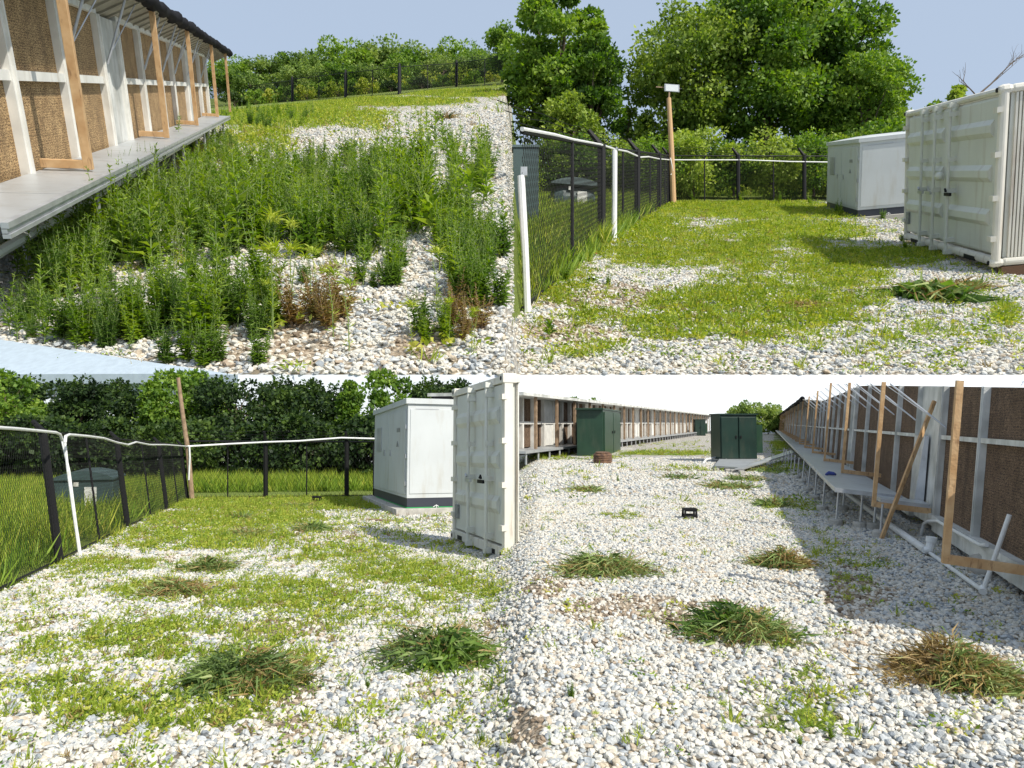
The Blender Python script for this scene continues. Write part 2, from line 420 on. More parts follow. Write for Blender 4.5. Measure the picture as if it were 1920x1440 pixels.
# ------------------------------------------------------------------ where things grow on the gravel (patches in plan)
def ell(px, py, L):
    """strength of the nearest growth patches around ground points; each patch is an ellipse on the ground"""
    v = np.zeros_like(px)
    for (cx, cy, rx, ry, k) in L:
        d = ((px-cx)/rx)**2 + ((py-cy)/ry)**2
        v = np.maximum(v, k * np.clip(1.35 - d, 0, 1))
    return v
GR = {
 'TL': [(470,205,210,18,1),(700,192,200,9,1),(880,176,120,7,1),(560,222,190,22,.95),(490,265,80,30,.8),(700,240,60,8,.8),(420,330,120,60,.7),(300,430,230,110,.55),(640,420,270,90,.55),(120,560,90,40,.5),(520,590,60,40,.35),(640,570,60,60,.3),(700,215,60,7,.6),(230,640,180,30,.4),(860,640,70,25,.4)],
 'TR': [(1330,385,200,18,.95),(1420,398,190,16,.8),(1190,430,110,32,.9),(1290,470,190,36,.85),(1470,440,150,30,.8),(1560,505,110,40,1),(1690,482,85,18,.95),(1400,585,210,55,1.05),(1300,610,170,30,.9),(1120,600,70,18,.6),(1090,660,60,18,.6),(1620,560,50,20,.6),(1150,640,90,20,.4),(1480,520,140,40,.7),(1060,520,60,60,.5),(1880,590,30,30,.8),(1530,640,80,18,.7),(1360,560,120,30,.8),(1700,640,200,60,.25),(1560,400,90,14,.8)],
 'BL': [(500,945,260,14,.9),(440,975,180,18,.7),(380,1010,200,22,.55),(200,1060,130,14,.6),(520,1120,170,34,.85),(760,1075,130,24,.8),(350,1200,220,50,.55),(280,1330,190,42,1.0),(120,1300,80,40,.8),(430,1300,120,50,.8),(300,1110,120,22,.5),(640,1040,110,22,.5),(860,1110,90,25,.65),(480,1240,120,40,.7),(100,1220,80,30,.4),(700,1150,160,40,.35)],
 'BR': [(1165,968,42,8,1.1),(1080,858,110,7,.7),(1240,850,130,5,.9),(1300,880,160,8,.5),(1060,890,60,8,.5),(1470,880,60,10,.8),(1460,830,16,30,.8),(1490,955,60,24,.7),(1530,1030,50,50,.55),(1610,1075,70,60,.5),(1490,1340,110,50,.95),(1510,1265,60,20,.7),(1400,1210,60,20,.4),(1060,1180,90,30,.3),(1150,1010,170,12,.25),(1400,1330,50,60,.4),(1000,1110,40,20,.3),(1180,940,190,12,.25),(1800,1060,60,60,.35)],
}
SO = {
 'TL': [(625,510,45,14,1),(840,220,14,4,1.3),(590,620,70,50,.5),(780,640,60,40,.5),(560,540,60,20,.6)],
 'TR': [(1120,560,130,32,.95),(1515,572,50,12,.8),(1690,545,40,16,.8),(1370,465,40,10,.6),(1060,620,100,25,.6),(1800,540,90,20,.5)],
 'BL': [(600,1010,90,16,.9),(560,1180,120,20,.8),(630,1200,60,24,.8),(100,1170,90,30,.5),(540,1290,60,30,.6),(820,1290,90,24,.6),(340,1040,60,10,.6),(900,1180,60,20,.7),(560,1370,40,20,.6)],
 'BR': [(1230,1150,200,34,1),(1600,1110,70,60,.8),(1350,1330,60,40,.5),(1020,1100,50,30,.6),(1270,1140,60,20,.9),(1330,1160,70,14,.8),(1180,1200,150,20,.6),(990,1370,30,40,1),(1640,1120,60,40,.6),(1160,1095,180,8,.4),(1600,1190,60,40,.6),(1830,1320,40,16,.6),(1290,945,40,5,.5)],
}
SITES = {'TL': TL, 'TR': TR, 'BL': BL, 'BR': BR}
def masks(nm, px, py, gx, gy):
    g = ell(px, py, GR[nm]); s = ell(px, py, SO[nm])
    n = fbm(gx*2.2, gy*2.2, 3); n2 = fbm(gx*7, gy*7, 11, 3)
    base = {'TL': .12, 'TR': .20, 'BL': .36, 'BR': .10}[nm]
    n3 = fbm(gx*1.1, gy*1.1, 31, 4)
    return np.clip(g*(.05+1.65*n) + base*n2*2 - .12, 0, 1), np.clip(s*(.25+1.2*n2) + 1.5*(n3-.52) + .3*(n2-.5), 0, 1)

# ------------------------------------------------------------------ ground sheets
def blend(a, b, w): return a*(1-w) + b*w
def ground_sheet(name, A, B, c0, c1, cols, rowf, keyA, keyB, matr, extra=None):
    W = sstep(c0, c1, cols)
    u = (cols - CX)/F
    n = len(rowf(0.0))
    V = np.zeros((len(cols), n, 3)); G = np.zeros((len(cols), n)); S = np.zeros((len(cols), n))
    for i, px in enumerate(cols):
        w = W[i]
        # each column of ground keeps its own gentle slope; the two slopes merge over the bank between them
        h = blend(A.h, B.h, w); s = blend(A.s + A.t*u[i], B.s + B.t*u[i], w)
        Y = rowf(w, h, s)
        V[i,:,0] = u[i]*Y; V[i,:,1] = Y; V[i,:,2] = 1.6 - h + s*Y
        py = CY - F*(V[i,:,2]-1.6)/Y
        un = blend(A.unit, B.unit, w)
        k = keyA if w < .5 else keyB
        G[i], S[i] = masks(k, np.full(n, px), py, V[i,:,0]/un, V[i,:,1]/un)
        if extra is not None: G[i] = extra(px, py, V[i], G[i])
    m, k = len(cols), n
    idx = np.arange(m*k).reshape(m, k)
    Fc = np.stack([idx[:-1,:-1], idx[1:,:-1], idx[1:,1:], idx[:-1,1:]], -1).reshape(-1, 4)
    o = mesh_obj(name, V.reshape(-1,3), Fc, matr, smooth=True)
    for nm, arr in (('grass', G), ('soil', S)):
        at = o.data.attributes.new(nm, 'FLOAT', 'POINT'); at.data.foreach_set('value', arr.astype(np.float32).ravel())
    tag(o, kind='structure')
    return o
EDGE = 703.0
colsU = np.unique(np.concatenate([np.linspace(-700, 940, 240), np.linspace(940, 985, 40), np.linspace(985, 2600, 240)]))
def rowsU(w, h=None, s=None):
    q = np.concatenate([np.linspace(0, 1, 200)])
    if h is None: return q
    q0 = EDGE - (CY - F*s)              # rows below the slope's own horizon at the near edge
    q1 = 3.2
    qq = q0 * (q1/q0)**(q**0.8)
    return F*h/qq
def outside_fence(px, py, V, g):
    # beyond the fences everything is grown over
    if px < 960:
        lim = 190 - (px-545)*.072
        return np.where(py < lim + 4, 1.0, g)
    fy = np.interp(px, [900, 977, 1128, 1195, 1257, 1600, 1900], [680, 588, 455, 405, 380, 378, 370])
    return np.where(py < fy, 1.0, g)
gU = ground_sheet('ground', TL, TR, 945, 978, colsU, rowsU, 'TL', 'TR', ground_mat('gravel_of_upper_yard', 18.0), outside_fence)
colsL = np.unique(np.concatenate([np.linspace(-900, 2800, 380)]))
def rowsL(w, h=None, s=None):
    q = np.linspace(0, 1, 260)
    if h is None: return q
    Ymax = blend(68.0, 112.0, w)
    return 0.6 * (Ymax/0.6)**(q)
def outside_lower(px, py, V, g):
    if px < 960:
        fy = np.interp(px, [-400, 32, 105, 240, 345, 700, 960], [1300, 1096, 1058, 990, 936, 928, 925])
        return np.where(py < fy, 1.0, g)
    return g
gL = ground_sheet('ground', BL, BR, 905, 1020, colsL, rowsL, 'BL', 'BR', ground_mat('gravel_of_lower_yard', 1.0), outside_lower)

# added bank that carries the upper yard, battered to catch sun, toned like sky
def bank():
    top, bot, base = [], [], []
    for px in list(range(-600, 945, 60)) + list(range(945, 985, 5)) + list(range(990, 2600, 60)):
        u = (px-CX)/F; w = float(sstep(945, 978, px))
        h = blend(TL.h, TR.h, w); s = blend(TL.s + TL.t*u, TR.s, w)
        Y = F*h/(EDGE-(CY-F*s)); z = 1.6-h+s*Y
        top.append((u*Y, Y, z + .02))
        drop = 16.0
        k = (Y - drop*.55)/Y
        bot.append((u*Y*k, Y - drop*.55, z - drop))
    V = top + bot; n = len(top)
    fs = [(i, i+n, i+1+n, i+1) for i in range(n-1)]
    o = mesh_obj('added_embankment', V, fs, M_CONC_SKY, smooth=False)
    tag(o, kind='structure')
bank()

# ------------------------------------------------------------------ instanced stuff (stones, low growth)
def scatter(name, pts, rot, scl, tint, protos, matr, pick, label, cat, kind='stuff'):
    me = bpy.data.meshes.new(name)
    n = len(pts)
    me.vertices.add(n); me.vertices.foreach_set('co', np.asarray(pts, dtype=np.float32).ravel())
    for nm, arr, ty, key in (('rot', rot, 'FLOAT_VECTOR', 'vector'), ('scl', scl, 'FLOAT_VECTOR', 'vector'), ('tint', tint, 'FLOAT', 'value'), ('pick', pick, 'INT', 'value')):
        a = me.attributes.new(nm, ty, 'POINT'); a.data.foreach_set(key, np.asarray(arr, dtype=np.int32 if ty == 'INT' else np.float32).ravel())
    me.update()
    o = bpy.data.objects.new(name, me); COL.objects.link(o)
    ng = bpy.data.node_groups.new(name, 'GeometryNodeTree')
    ng.interface.new_socket('Geometry', in_out='INPUT', socket_type='NodeSocketGeometry')
    ng.interface.new_socket('Geometry', in_out='OUTPUT', socket_type='NodeSocketGeometry')
    N = ng.nodes; L = ng.links.new
    gi = N.new('NodeGroupInput'); go = N.new('NodeGroupOutput')
    iop = N.new('GeometryNodeInstanceOnPoints')
    L(gi.outputs[0], iop.inputs['Points'])
    if protos is None:
        j = N.new('GeometryNodeJoinGeometry')
        for sd_ in range(5):
            ic = N.new('GeometryNodeMeshIcoSphere'); ic.inputs['Radius'].default_value = .5; ic.inputs['Subdivisions'].default_value = 2
            sp = N.new('GeometryNodeSetPosition'); L(ic.outputs[0], sp.inputs['Geometry'])
            nn = N.new('ShaderNodeTexNoise'); nn.noise_dimensions = '4D'; nn.inputs['W'].default_value = sd_*7.3; nn.inputs['Scale'].default_value = 1.7; nn.inputs['Detail'].default_value = 1
            ms = N.new('ShaderNodeVectorMath'); ms.operation = 'SUBTRACT'; ms.inputs[1].default_value = (.5,.5,.5); L(nn.outputs['Color'], ms.inputs[0])
            sc_ = N.new('ShaderNodeVectorMath'); sc_.operation = 'SCALE'; sc_.inputs['Scale'].default_value = .85; L(ms.outputs[0], sc_.inputs[0])
            L(sc_.outputs[0], sp.inputs['Offset'])
            mt = N.new('GeometryNodeSetMaterial'); mt.inputs['Material'].default_value = matr; L(sp.outputs[0], mt.inputs['Geometry'])
            g2 = N.new('GeometryNodeGeometryToInstance'); L(mt.outputs[0], g2.inputs[0]); L(g2.outputs[0], j.inputs[0])
        src = j.outputs[0]
    else:
        j = N.new('GeometryNodeJoinGeometry')
        for p in reversed(protos):
            oi = N.new('GeometryNodeObjectInfo'); oi.inputs['Object'].default_value = p; oi.inputs['As Instance'].default_value = True
            L(oi.outputs['Geometry'], j.inputs[0])
        src = j.outputs[0]
    L(src, iop.inputs['Instance']); iop.inputs['Pick Instance'].default_value = True
    def na(nm, ty):
        x = N.new('GeometryNodeInputNamedAttribute'); x.data_type = ty; x.inputs['Name'].default_value = nm; return x.outputs[0]
    L(na('pick', 'INT'), iop.inputs['Instance Index'])
    L(na('rot', 'FLOAT_VECTOR'), iop.inputs['Rotation']); L(na('scl', 'FLOAT_VECTOR'), iop.inputs['Scale'])
    L(iop.outputs[0], go.inputs[0])
    md = o.modifiers.new('scatter', 'NODES'); md.node_group = ng
    return tag(o, label, cat, kind=kind)

def sample(nm, ymin, ymax, per_m2, plo, phi):
    """random ground points of one yard, uniform on the ground, between two distances and two bearings"""
    S = SITES[nm]; un = S.unit
    u0, u1 = (plo-CX)/F, (phi-CX)/F
    area = (u1-u0)*(ymax**2-ymin**2)/2
    n = int(area*per_m2)
    y = np.sqrt(rng.uniform(ymin**2, ymax**2, n)); u = rng.uniform(u0, u1, n)
    Y = y*un; X = u*Y
    w = sstep(945, 978, CX+F*u) if nm in ('TL', 'TR') else sstep(905, 1020, CX+F*u)
    A_, B_ = (TL, TR) if nm in ('TL', 'TR') else (BL, BR)
    Z = 1.6 - blend(A_.h, B_.h, w) + blend(A_.s, B_.s, w)*Y + blend(A_.t, B_.t, w)*X
    pts = np.stack([X, Y, Z], 1)
    px = CX + F*u; py = CY - F*(Z-1.6)/Y
    return pts, px, py, X/un, Y/un

# stones
allp, allr, alls, allt = [], [], [], []
def stones(nm, ymin, ymax, per, plo, phi, size):
    S = SITES[nm]
    pts, px, py, gx, gy = sample(nm, ymin, ymax, per, plo, phi)
    g, s = masks(nm, px, py, gx, gy)
    if nm in ('TL', 'TR'): ok = (py < EDGE-1) & (py > 100)
    else: ok = py < 1520
    if nm == 'BL': ok &= py > np.interp(px, [-400, 32, 105, 240, 345, 700, 960], [1300, 1096, 1058, 990, 936, 928, 925])
    if nm == 'TR': ok &= py > np.interp(px, [900, 977, 1128, 1195, 1257, 1600, 1900], [680, 588, 455, 405, 380, 378, 370])
    ok &= rng.uniform(0, 1, len(px)) > .70*sstep(.35, .8, g) + .60*sstep(.30, .75, s)
    pts, px, py, gx, gy, s = pts[ok], px[ok], py[ok], gx[ok], gy[ok], s[ok]
    n = len(pts)
    sz = size*.88*S.unit*np.clip(rng.lognormal(0, .36, n), .45, 1.75)
    sc = np.stack([sz*rng.uniform(.95, 1.5, n), sz*rng.uniform(.8, 1.15, n), sz*rng.uniform(.55, .85, n)], 1)
    rot = np.stack([rng.normal(0, .35, n), rng.normal(0, .35, n), rng.uniform(0, 6.283, n)], 1)
    nv = np.array(S.n)
    pts = pts + nv*(sc[:,2]*rng.uniform(.12, .42, n))[:,None]
    t = rng.beta(2.1, 2.0, n)*.9 + .22*(fbm(gx*1.5, gy*1.5, 5)-.5) + .55*sstep(.25, .7, s)*rng.uniform(0, 1, n)
    allp.append(pts); allr.append(rot); alls.append(sc); allt.append(np.clip(t, 0, 1))
stones('BL', 2.3, 14, 1250, -40, 960, .030)
stones('BR', 2.3, 15, 1250, 960, 1960, .030)
stones('BR', 15, 32, 190, 960, 1620, .05)
stones('BL', 14, 24, 160, -40, 960, .045)
stones('TR', 15, 30, 160, 962, 1960, .045)
stones('TL', 3.4, 14, 1150, -40, 962, .030)
stones('TL', 14, 34, 150, 400, 962, .052)
stones('TR', 4.9, 15, 1150, 962, 1960, .031)
allp = np.concatenate(allp); allr = np.concatenate(allr); alls = np.concatenate(alls); allt = np.concatenate(allt)
scatter('gravel', allp, allr, alls, allt, None, M_STONE, rng.integers(0, 5, len(allp)), 'white and blue-grey crushed stones covering both yards', 'gravel')
print('stones', len(allp))

# leaf geometry ------------------------------------------------------
def leaf_quads(base, direc, length, width, curl=0.25, normal=None):
    """kite-shaped leaves: arrays base(n,3), direc(n,3) unit, length(n), width(n) -> V(n*4,3), F(n,4)"""
    n = len(base)
    r = rng.normal(size=(n,3)) if normal is None else normal
    side = np.cross(direc, r); side /= (np.linalg.norm(side, axis=1)[:,None]+1e-9)
    nor = np.cross(side, direc)
    L = length[:,None]; Wd = width[:,None]
    V = np.stack([base, base + direc*L*.45 + side*Wd*.5 + nor*L*curl*.3, base + direc*L - nor*L*curl*.4, base + direc*L*.45 - side*Wd*.5 + nor*L*curl*.3], 1).reshape(-1,3)
    return V, np.arange(n*4).reshape(n,4)
def unit(v): return v/(np.linalg.norm(v, axis=1)[:,None]+1e-9)
def proto(name, V, Fc, mats, mi=None):
    o = mesh_obj(name, V, Fc, mats, None, mi)
    COL.objects.unlink(o)
    return o
def tuft(name, n, rad, hgt, matr, wid=.008, spread=.5):
    b = np.stack([rng.normal(0, rad*.5, n), rng.normal(0, rad*.5, n), np.zeros(n)], 1)
    d = unit(np.stack([rng.normal(0, spread, n), rng.normal(0, spread, n), np.ones(n)], 1))
    V, Fc = leaf_quads(b, d, rng.uniform(.4, 1, n)*hgt, np.full(n, wid), .3)
    return proto(name, V, Fc, matr)
def clump(name, n, rad, hgt, matr, leaf=.03):
    a = rng.uniform(0, 6.283, n); r = rad*np.sqrt(rng.uniform(0, 1, n)); z = hgt*rng.uniform(.15, 1, n)*(1-(r/rad)**2*.7)
    b = np.stack([r*np.cos(a), r*np.sin(a), z], 1)
    d = unit(np.stack([np.cos(a), np.sin(a), rng.uniform(-.1, .9, n)], 1) + rng.normal(0, .4, (n,3)))
    V, Fc = leaf_quads(b, d, leaf*rng.uniform(.6, 1.3, n), leaf*.6*rng.uniform(.7, 1.2, n), .25)
    return proto(name, V, Fc, matr)
PG = [clump('clover_a', 34, .09, .05, LEAF_GRASS, .028), clump('clover_b', 26, .07, .04, LEAF_WEED, .024),
      tuft('tuft_a', 16, .05, .12, LEAF_GRASS, .008, .45), tuft('tuft_b', 14, .04, .09, LEAF_DRY, .006, .6), clump('clover_c', 30, .08, .06, LEAF_WEED_Y, .026),
      tuft('tuft_tall', 14, .06, .34, LEAF_WEED, .016, .28), tuft('tuft_seed', 12, .06, .42, LEAF_GRASS, .012, .22)]
gp, grr, gs, gk = [], [], [], []
def growth(nm, ymin, ymax, per, plo, phi, power=1.0, sc=1.0, picks=(0,1,2,3,4), pr=(.3,.28,.2,.1,.12), thr=.14):
    S = SITES[nm]
    pts, px, py, gx, gy = sample(nm, ymin, ymax, per, plo, phi)
    g, s = masks(nm, px, py, gx, gy)
    if nm in ('TL', 'TR'): ok = (py < EDGE-2) & (py > 90)
    else: ok = py < 1520
    if nm == 'BL': ok &= py > np.interp(px, [-400, 32, 105, 240, 345, 700, 960], [1300, 1096, 1058, 990, 936, 928, 925])
    if nm == 'TR': ok &= py > np.interp(px, [900, 977, 1128, 1195, 1257, 1600, 1900], [680, 588, 455, 405, 380, 378, 370])
    p = sstep(thr, .95, g)**power*.85 + .012 + .03*sstep(.3, .8, s) + {'BL': .16, 'BR': .05, 'TR': .10, 'TL': .06}[nm]*fbm(gx*3, gy*3, 21, 3)
    ok &= rng.uniform(0, 1, len(px)) < p
    pts = pts[ok]; n = len(pts)
    gp.append(pts); grr.append(np.stack([rng.normal(0, .1, n), rng.normal(0, .1, n), rng.uniform(0, 6.28, n)], 1))
    k = S.unit*sc*rng.uniform(.6, 1.35, n)[:,None]*np.ones((1,3)); gs.append(k)
    gk.append(rng.choice(picks, n, p=np.array(pr)/sum(pr)))
growth('BL', 2.3, 11, 260, -60, 955, .9, .95)
growth('BL', 11, 27, 90, -60, 955, .9, 1.5)
growth('BR', 2.3, 14, 150, 950, 1980, 1, .9)
growth('BR', 14, 60, 14, 950, 1560, 1, 2.2)
growth('TR', 4.9, 14, 260, 960, 1980, .7, 1.15, pr=(.35,.3,.2,.06,.09))
growth('TR', 14, 33, 80, 960, 1980, .7, 1.7, pr=(.34,.3,.12,.06,.18))
growth('TL', 3.4, 16, 70, -60, 955, 1, 1.3, pr=(.25,.3,.2,.15,.1))
growth('TL', 16, 70, 14, 330, 955, .8, 3.0)
def beyond(nm, pts_poly, n, sc, picks, pr):
    """tall growth outside a fence; polygon of ground pixels, uniform in plan"""
    S = SITES[nm]
    poly = [S.G(*p) for p in pts_poly]
    out = []
    tris = [(poly[0], poly[i], poly[i+1]) for i in range(1, len(poly)-1)]
    ar = np.array([((b-a).cross(c-a)).length for a, b, c in tris]); ar /= ar.sum()
    for (a, b, c), w in zip(tris, ar):
        m = int(n*w); r1 = np.sqrt(rng.uniform(0,1,m)); r2 = rng.uniform(0,1,m)
        out.append(np.outer(1-r1, a) + np.outer(r1*(1-r2), b) + np.outer(r1*r2, c))
    pts = np.concatenate(out); n = len(pts)
    gp.append(pts); grr.append(np.stack([rng.normal(0, .08, n), rng.normal(0, .08, n), rng.uniform(0, 6.28, n)], 1))
    gs.append(S.unit*sc*rng.uniform(.6, 1.4, n)[:,None]*np.ones((1,3)))
    gk.append(rng.choice(picks, n, p=np.array(pr)/sum(pr)))
beyond('BL', [(-150,1180),(32,1090),(105,1050),(345,930),(345,900),(60,905),(-400,930)], 9000, 1.5, [5,6,1,2], [.4,.35,.1,.15])
beyond('BL', [(350,925),(760,920),(760,902),(350,902)], 5000, 1.9, [5,6,1], [.5,.3,.2])
beyond('TR', [(981,582),(1128,450),(1250,376),(1250,345),(981,345)], 15000, 1.25, [5,6,1,2], [.45,.3,.1,.15])
beyond('TR', [(1260,370),(1700,366),(1700,350),(1260,350)], 4000, 2.2, [5,6,1], [.5,.3,.2])
gp = np.concatenate(gp); grr = np.concatenate(grr); gs = np.concatenate(gs); gk = np.concatenate(gk)
scatter('ground_cover', gp, grr, gs, np.zeros(len(gp)), PG, None, gk, 'low green clover and grass growing through the gravel and along the fences', 'ground cover')
print('growth', len(gp))

# ------------------------------------------------------------------ trees
def tree_geo(H, W, nclump, nleaf, leaf, base=.25, lean=0, seed=0, D=None, open_=.5, trunk_r=.02):
    """returns (trunk MB, crown V, F) for a tree of height H and crown width W at the origin"""
    rs = np.random.default_rng(seed); D = D or W
    c = []
    while len(c) < nclump:
        p = rs.uniform(-1, 1, 3)
        r = np.linalg.norm(p)
        if r > 1 or r < .25: continue
        if abs(p[2]) > .92: continue
        prof = 1 - .35*max(0, p[2])**2
        c.append((p[0]*W/2*prof, p[1]*D/2*prof, H*(base + (1-base)*(p[2]*.5+.5))))
    c = np.array(c)
    per = rs.dirichlet(np.ones(nclump)*4)*nleaf
    Bs, Ds = [], []
    cr = .5*min(W, D, H*(1-base))*1.25/nclump**(1/3)
    for (p, k) in zip(c, per):
        k = int(k)+1
        q = unit(rs.normal(size=(k,3)))
        rad = cr*rs.uniform(.6, 1.25)*(rs.uniform(.25, 1, k)**.45)
        s = q*rad[:,None]*np.array([1.15, 1.15, .75])
        # lumps inside each clump give ragged edges
        s *= (0.75 + .5*vnoise(q[:,0]*3+p[0], q[:,1]*3+q[:,2]*2, seed+5))[:,None]
        Bs.append(p + s); Ds.append(unit(q + rs.normal(0, .7, (k,3)) + np.array([0,0,-.25])))
    B = np.concatenate(Bs); Dd = np.concatenate(Ds); n = len(B)
    ln = leaf*rs.uniform(.6, 1.4, n)
    V, Fc = leaf_quads(B, Dd, ln, ln*rs.uniform(.55, .85, n), .2)
    mb = MB()
    tr = trunk_r*H
    pts = [Vector((0,0,-.02*H)), Vector((lean*.1*H + .01*H, 0, base*H*.6)), Vector((-.01*H, .01*H, H*(base+.25*(1-base)))), Vector((.02*H, 0, H*(base+.6*(1-base))))]
    mb.tube(pts, [tr*1.25, tr, tr*.75, tr*.35], 8)
    for i in range(min(nclump, 16)):
        t = pts[2].lerp(pts[3], rs.uniform(0, .9)) if i % 2 else pts[1].lerp(pts[2], rs.uniform(.3, 1))
        e = Vector(c[i]); mid = t.lerp(e, .5) + Vector((0, 0, .03*H))
        mb.tube([t, mid, e], [tr*.42, tr*.25, tr*.08], 5)
    return mb, V, Fc
ORD = ['first','second','third','fourth','fifth','sixth','seventh','eighth','ninth','tenth','eleventh','twelfth','thirteenth','fourteenth','fifteenth','sixteenth','seventeenth','eighteenth','nineteenth','twentieth','twenty-first','twenty-second','twenty-third','twenty-fourth','twenty-fifth','twenty-sixth']
PROT = {}
def tree(kind, M, label, group, name='tree', cat='tree', params=None, lmat=None):
    o = empty(name, M, label, cat, group)
    if kind not in PROT:
        mb, V, Fc = tree_geo(**params)
        Mn = np.array(M)
        t = mb; t.v = [M @ v for v in t.v]
        a = t.build('trunk', M_BARK, o)
        W_ = V @ Mn[:3,:3].T + Mn[:3,3]
        b = mesh_obj('crown', W_, Fc, lmat or LEAF_TREE, o)
        PROT[kind] = (a.data, b.data)
    else:
        for nm, d in zip(('trunk', 'crown'), PROT[kind]):
            c = bpy.data.objects.new(nm, d); COL.objects.link(c); c.parent = o
    return o
def upM(p, s, yaw=0, sx=1, sz=1):
    return Matrix.Translation(p) @ Matrix.Rotation(yaw, 4, 'Z') @ Matrix.Diagonal((s*sx, s*sx, s*sz, 1))
def tree_px(kind, px, row_base, row_top, width_px, Y, label, group, lmat, site=None, cat='tree', name='tree', **kw):
    """tree standing at bearing px and distance Y, base and top given by their height there"""
    b = P(px, row_base, Y); Hh = (row_base-row_top)/F*Y; W_ = width_px/F*Y
    par = dict(H=1.0, W=W_/Hh, nclump=60, nleaf=16000, leaf=.022, seed=len(PROT)*3+1); par.update(kw)
    return tree(kind, upM(b, Hh, 0), label, group, name, cat, par, lmat)

# trees of the right-hand upper yard
Yt = 560
tree_px('A', 1050, 330, -40, 185, 780, 'tall dense tree at the left edge of the upper right yard, leaves over the fence', 'trees behind the upper right yard', LEAF_TREE, nclump=90, nleaf=42000, leaf=.020, base=.10)
tree_px('A2', 1108, 330, 70, 120, 750, 'rounded green tree just left of the sky gap beside the light pole', 'trees behind the upper right yard', LEAF_TREE, nclump=60, nleaf=16000, leaf=.026, base=.12)
tree_px('A3', 1075, 330, 180, 100, 720, 'small yellow-green tree glowing in front of the dark left trees', 'trees behind the upper right yard', LEAF_TREE_L, nclump=30, nleaf=8000, leaf=.04, base=.15)
tree_px('B', 1285, 335, -20, 215, 770, 'airy light green tree rising directly behind the floodlight', 'trees behind the upper right yard', LEAF_TREE_L, nclump=62, nleaf=26000, leaf=.020, base=.15, trunk_r=.018)
tree_px('C', 1435, 335, -80, 260, 780, 'tallest dark green tree in the middle of the upper right yard', 'trees behind the upper right yard', LEAF_TREE, nclump=95, nleaf=46000, leaf=.018, base=.12)
tree_px('C2', 1555, 335, -30, 190, 790, 'tall green tree whose crown touches the top edge above the white kiosk', 'trees behind the upper right yard', LEAF_TREE, nclump=70, nleaf=26000, leaf=.021, base=.12)
tree_px('D', 1625, 335, 90, 142, 740, 'broad green tree between the white kiosk roof and the open sky', 'trees behind the upper right yard', LEAF_TREE, nclump=60, nleaf=18000, leaf=.025, base=.10)
tree_px('E', 1175, 330, 200, 50, 820, 'small grey-green tree far off in the sky gap left of the light pole', 'trees behind the upper right yard', LEAF_FAR, nclump=24, nleaf=3500, leaf=.05, base=.1)
tree_px('F', 1215, 330, 205, 42, 840, 'small dark tree far off just left of the light pole', 'trees behind the upper right yard', LEAF_TREE, nclump=24, nleaf=3500, leaf=.05, base=.1)
for i, (px, top, wd) in enumerate([(1000,262,110),(1075,250,120),(1150,258,110),(1225,255,110),(1300,232,130),(1375,262,120),(1450,250,130),(1525,245,120),(1590,240,120),(1660,230,110)]):
    tree_px('U%d' % (i % 4), px, 366, top, wd, 655+9*(i % 3), '%s leafy shrub from the left, close behind the upper right fence' % ORD[i], 'shrubs behind the upper right fence', LEAF_TREE if i % 2 else LEAF_TREE_L, cat='shrub', name='shrub', nclump=34, nleaf=9000, leaf=.045, base=.02, trunk_r=.02)
tree_px('G', 1793, 420, 165, 36, 720, 'small sunlit tree top peeking over the middle of the white container', 'tree tops beyond the container', LEAF_TREE_L, nclump=14, nleaf=2400, leaf=.03, base=.72, trunk_r=.01)
tree_px('G2', 1745, 420, 189, 28, 730, 'low leafy tree top just above the left part of the container roof', 'tree tops beyond the container', LEAF_TREE, nclump=10, nleaf=1500, leaf=.03, base=.84, trunk_r=.01)
# bare tree over the container
o = empty('bare_tree', P(1850, 420, 430), 'bare leafless tree with thin forked branches above the container corner', 'tree')
mb = MB(); rb = random.Random(4)
def branch(p, d, l, r, k):
    pts = [p]
    for i in range(4):
        d = (d + Vector((rb.uniform(-.18,.18), 0, rb.uniform(-.1,.14)))).normalized(); p = p + d*l/4; pts.append(p)
    mb.tube(pts, [r, r*.85, r*.7, r*.6, r*.45], 5)
    if k > 0:
        for j in range(3): branch(pts[2+j % 3], (d + Vector((rb.uniform(-.7,.7), rb.uniform(-.3,.3), rb.uniform(-.1,.4)))).normalized(), l*.62, r*.5, k-1)
mb.tube([P(1850,420,430), P(1838,240,430), P(1832,180,430)], [2.2, 1.6, 1.0], 6)
branch(P(1832,180,430), Vector((.75,0,.66)), 24, .7, 3); branch(P(1832,182,430), Vector((-.5,0,.6)), 13, .5, 2)
mb.build('trunk', M_BARK, o)

# trees beyond the upper left fence: a wooded hillside, individual crowns
tl = [(438,165,112,90),(487,162,108,80),(530,165,112,70),(562,162,100,80),(608,160,92,85),(652,158,84,80),(690,158,88,60),(735,158,80,90),(790,155,93,70),(826,155,90,60),(866,153,85,85),(905,150,96,50),(575,176,122,70),(640,172,118,80),(700,170,116,70),(765,166,112,80),(830,162,108,70),(895,158,104,60),(410,175,125,70),(470,185,128,80)]
for i, (px, b, t, w) in enumerate(tl):
    tree_px('T%d' % (i % 5), px, b+10, t, w*1.2, 1760 + (i % 4)*25 - (160 if i > 11 else 0), ('%s round tree from the left in the skyline wood beyond the upper left yard' % ORD[i]) if i < 12 else ('%s tree from the left in the lower front row of the upper left wood' % ORD[i-12] if i < 18 else '%s tree showing between the timber posts of the upper left building' % ORD[i-18]), 'trees of the wood beyond the upper left fence', LEAF_FAR if i % 3 else LEAF_TREE, nclump=30, nleaf=5000, leaf=.06, base=.05)
tree_px('TE', 941, 158, 38, 60, 1250, 'tall narrow tree at the right end of the far fence of the upper left yard', None, LEAF_TREE, nclump=40, nleaf=7000, leaf=.035, base=.12)
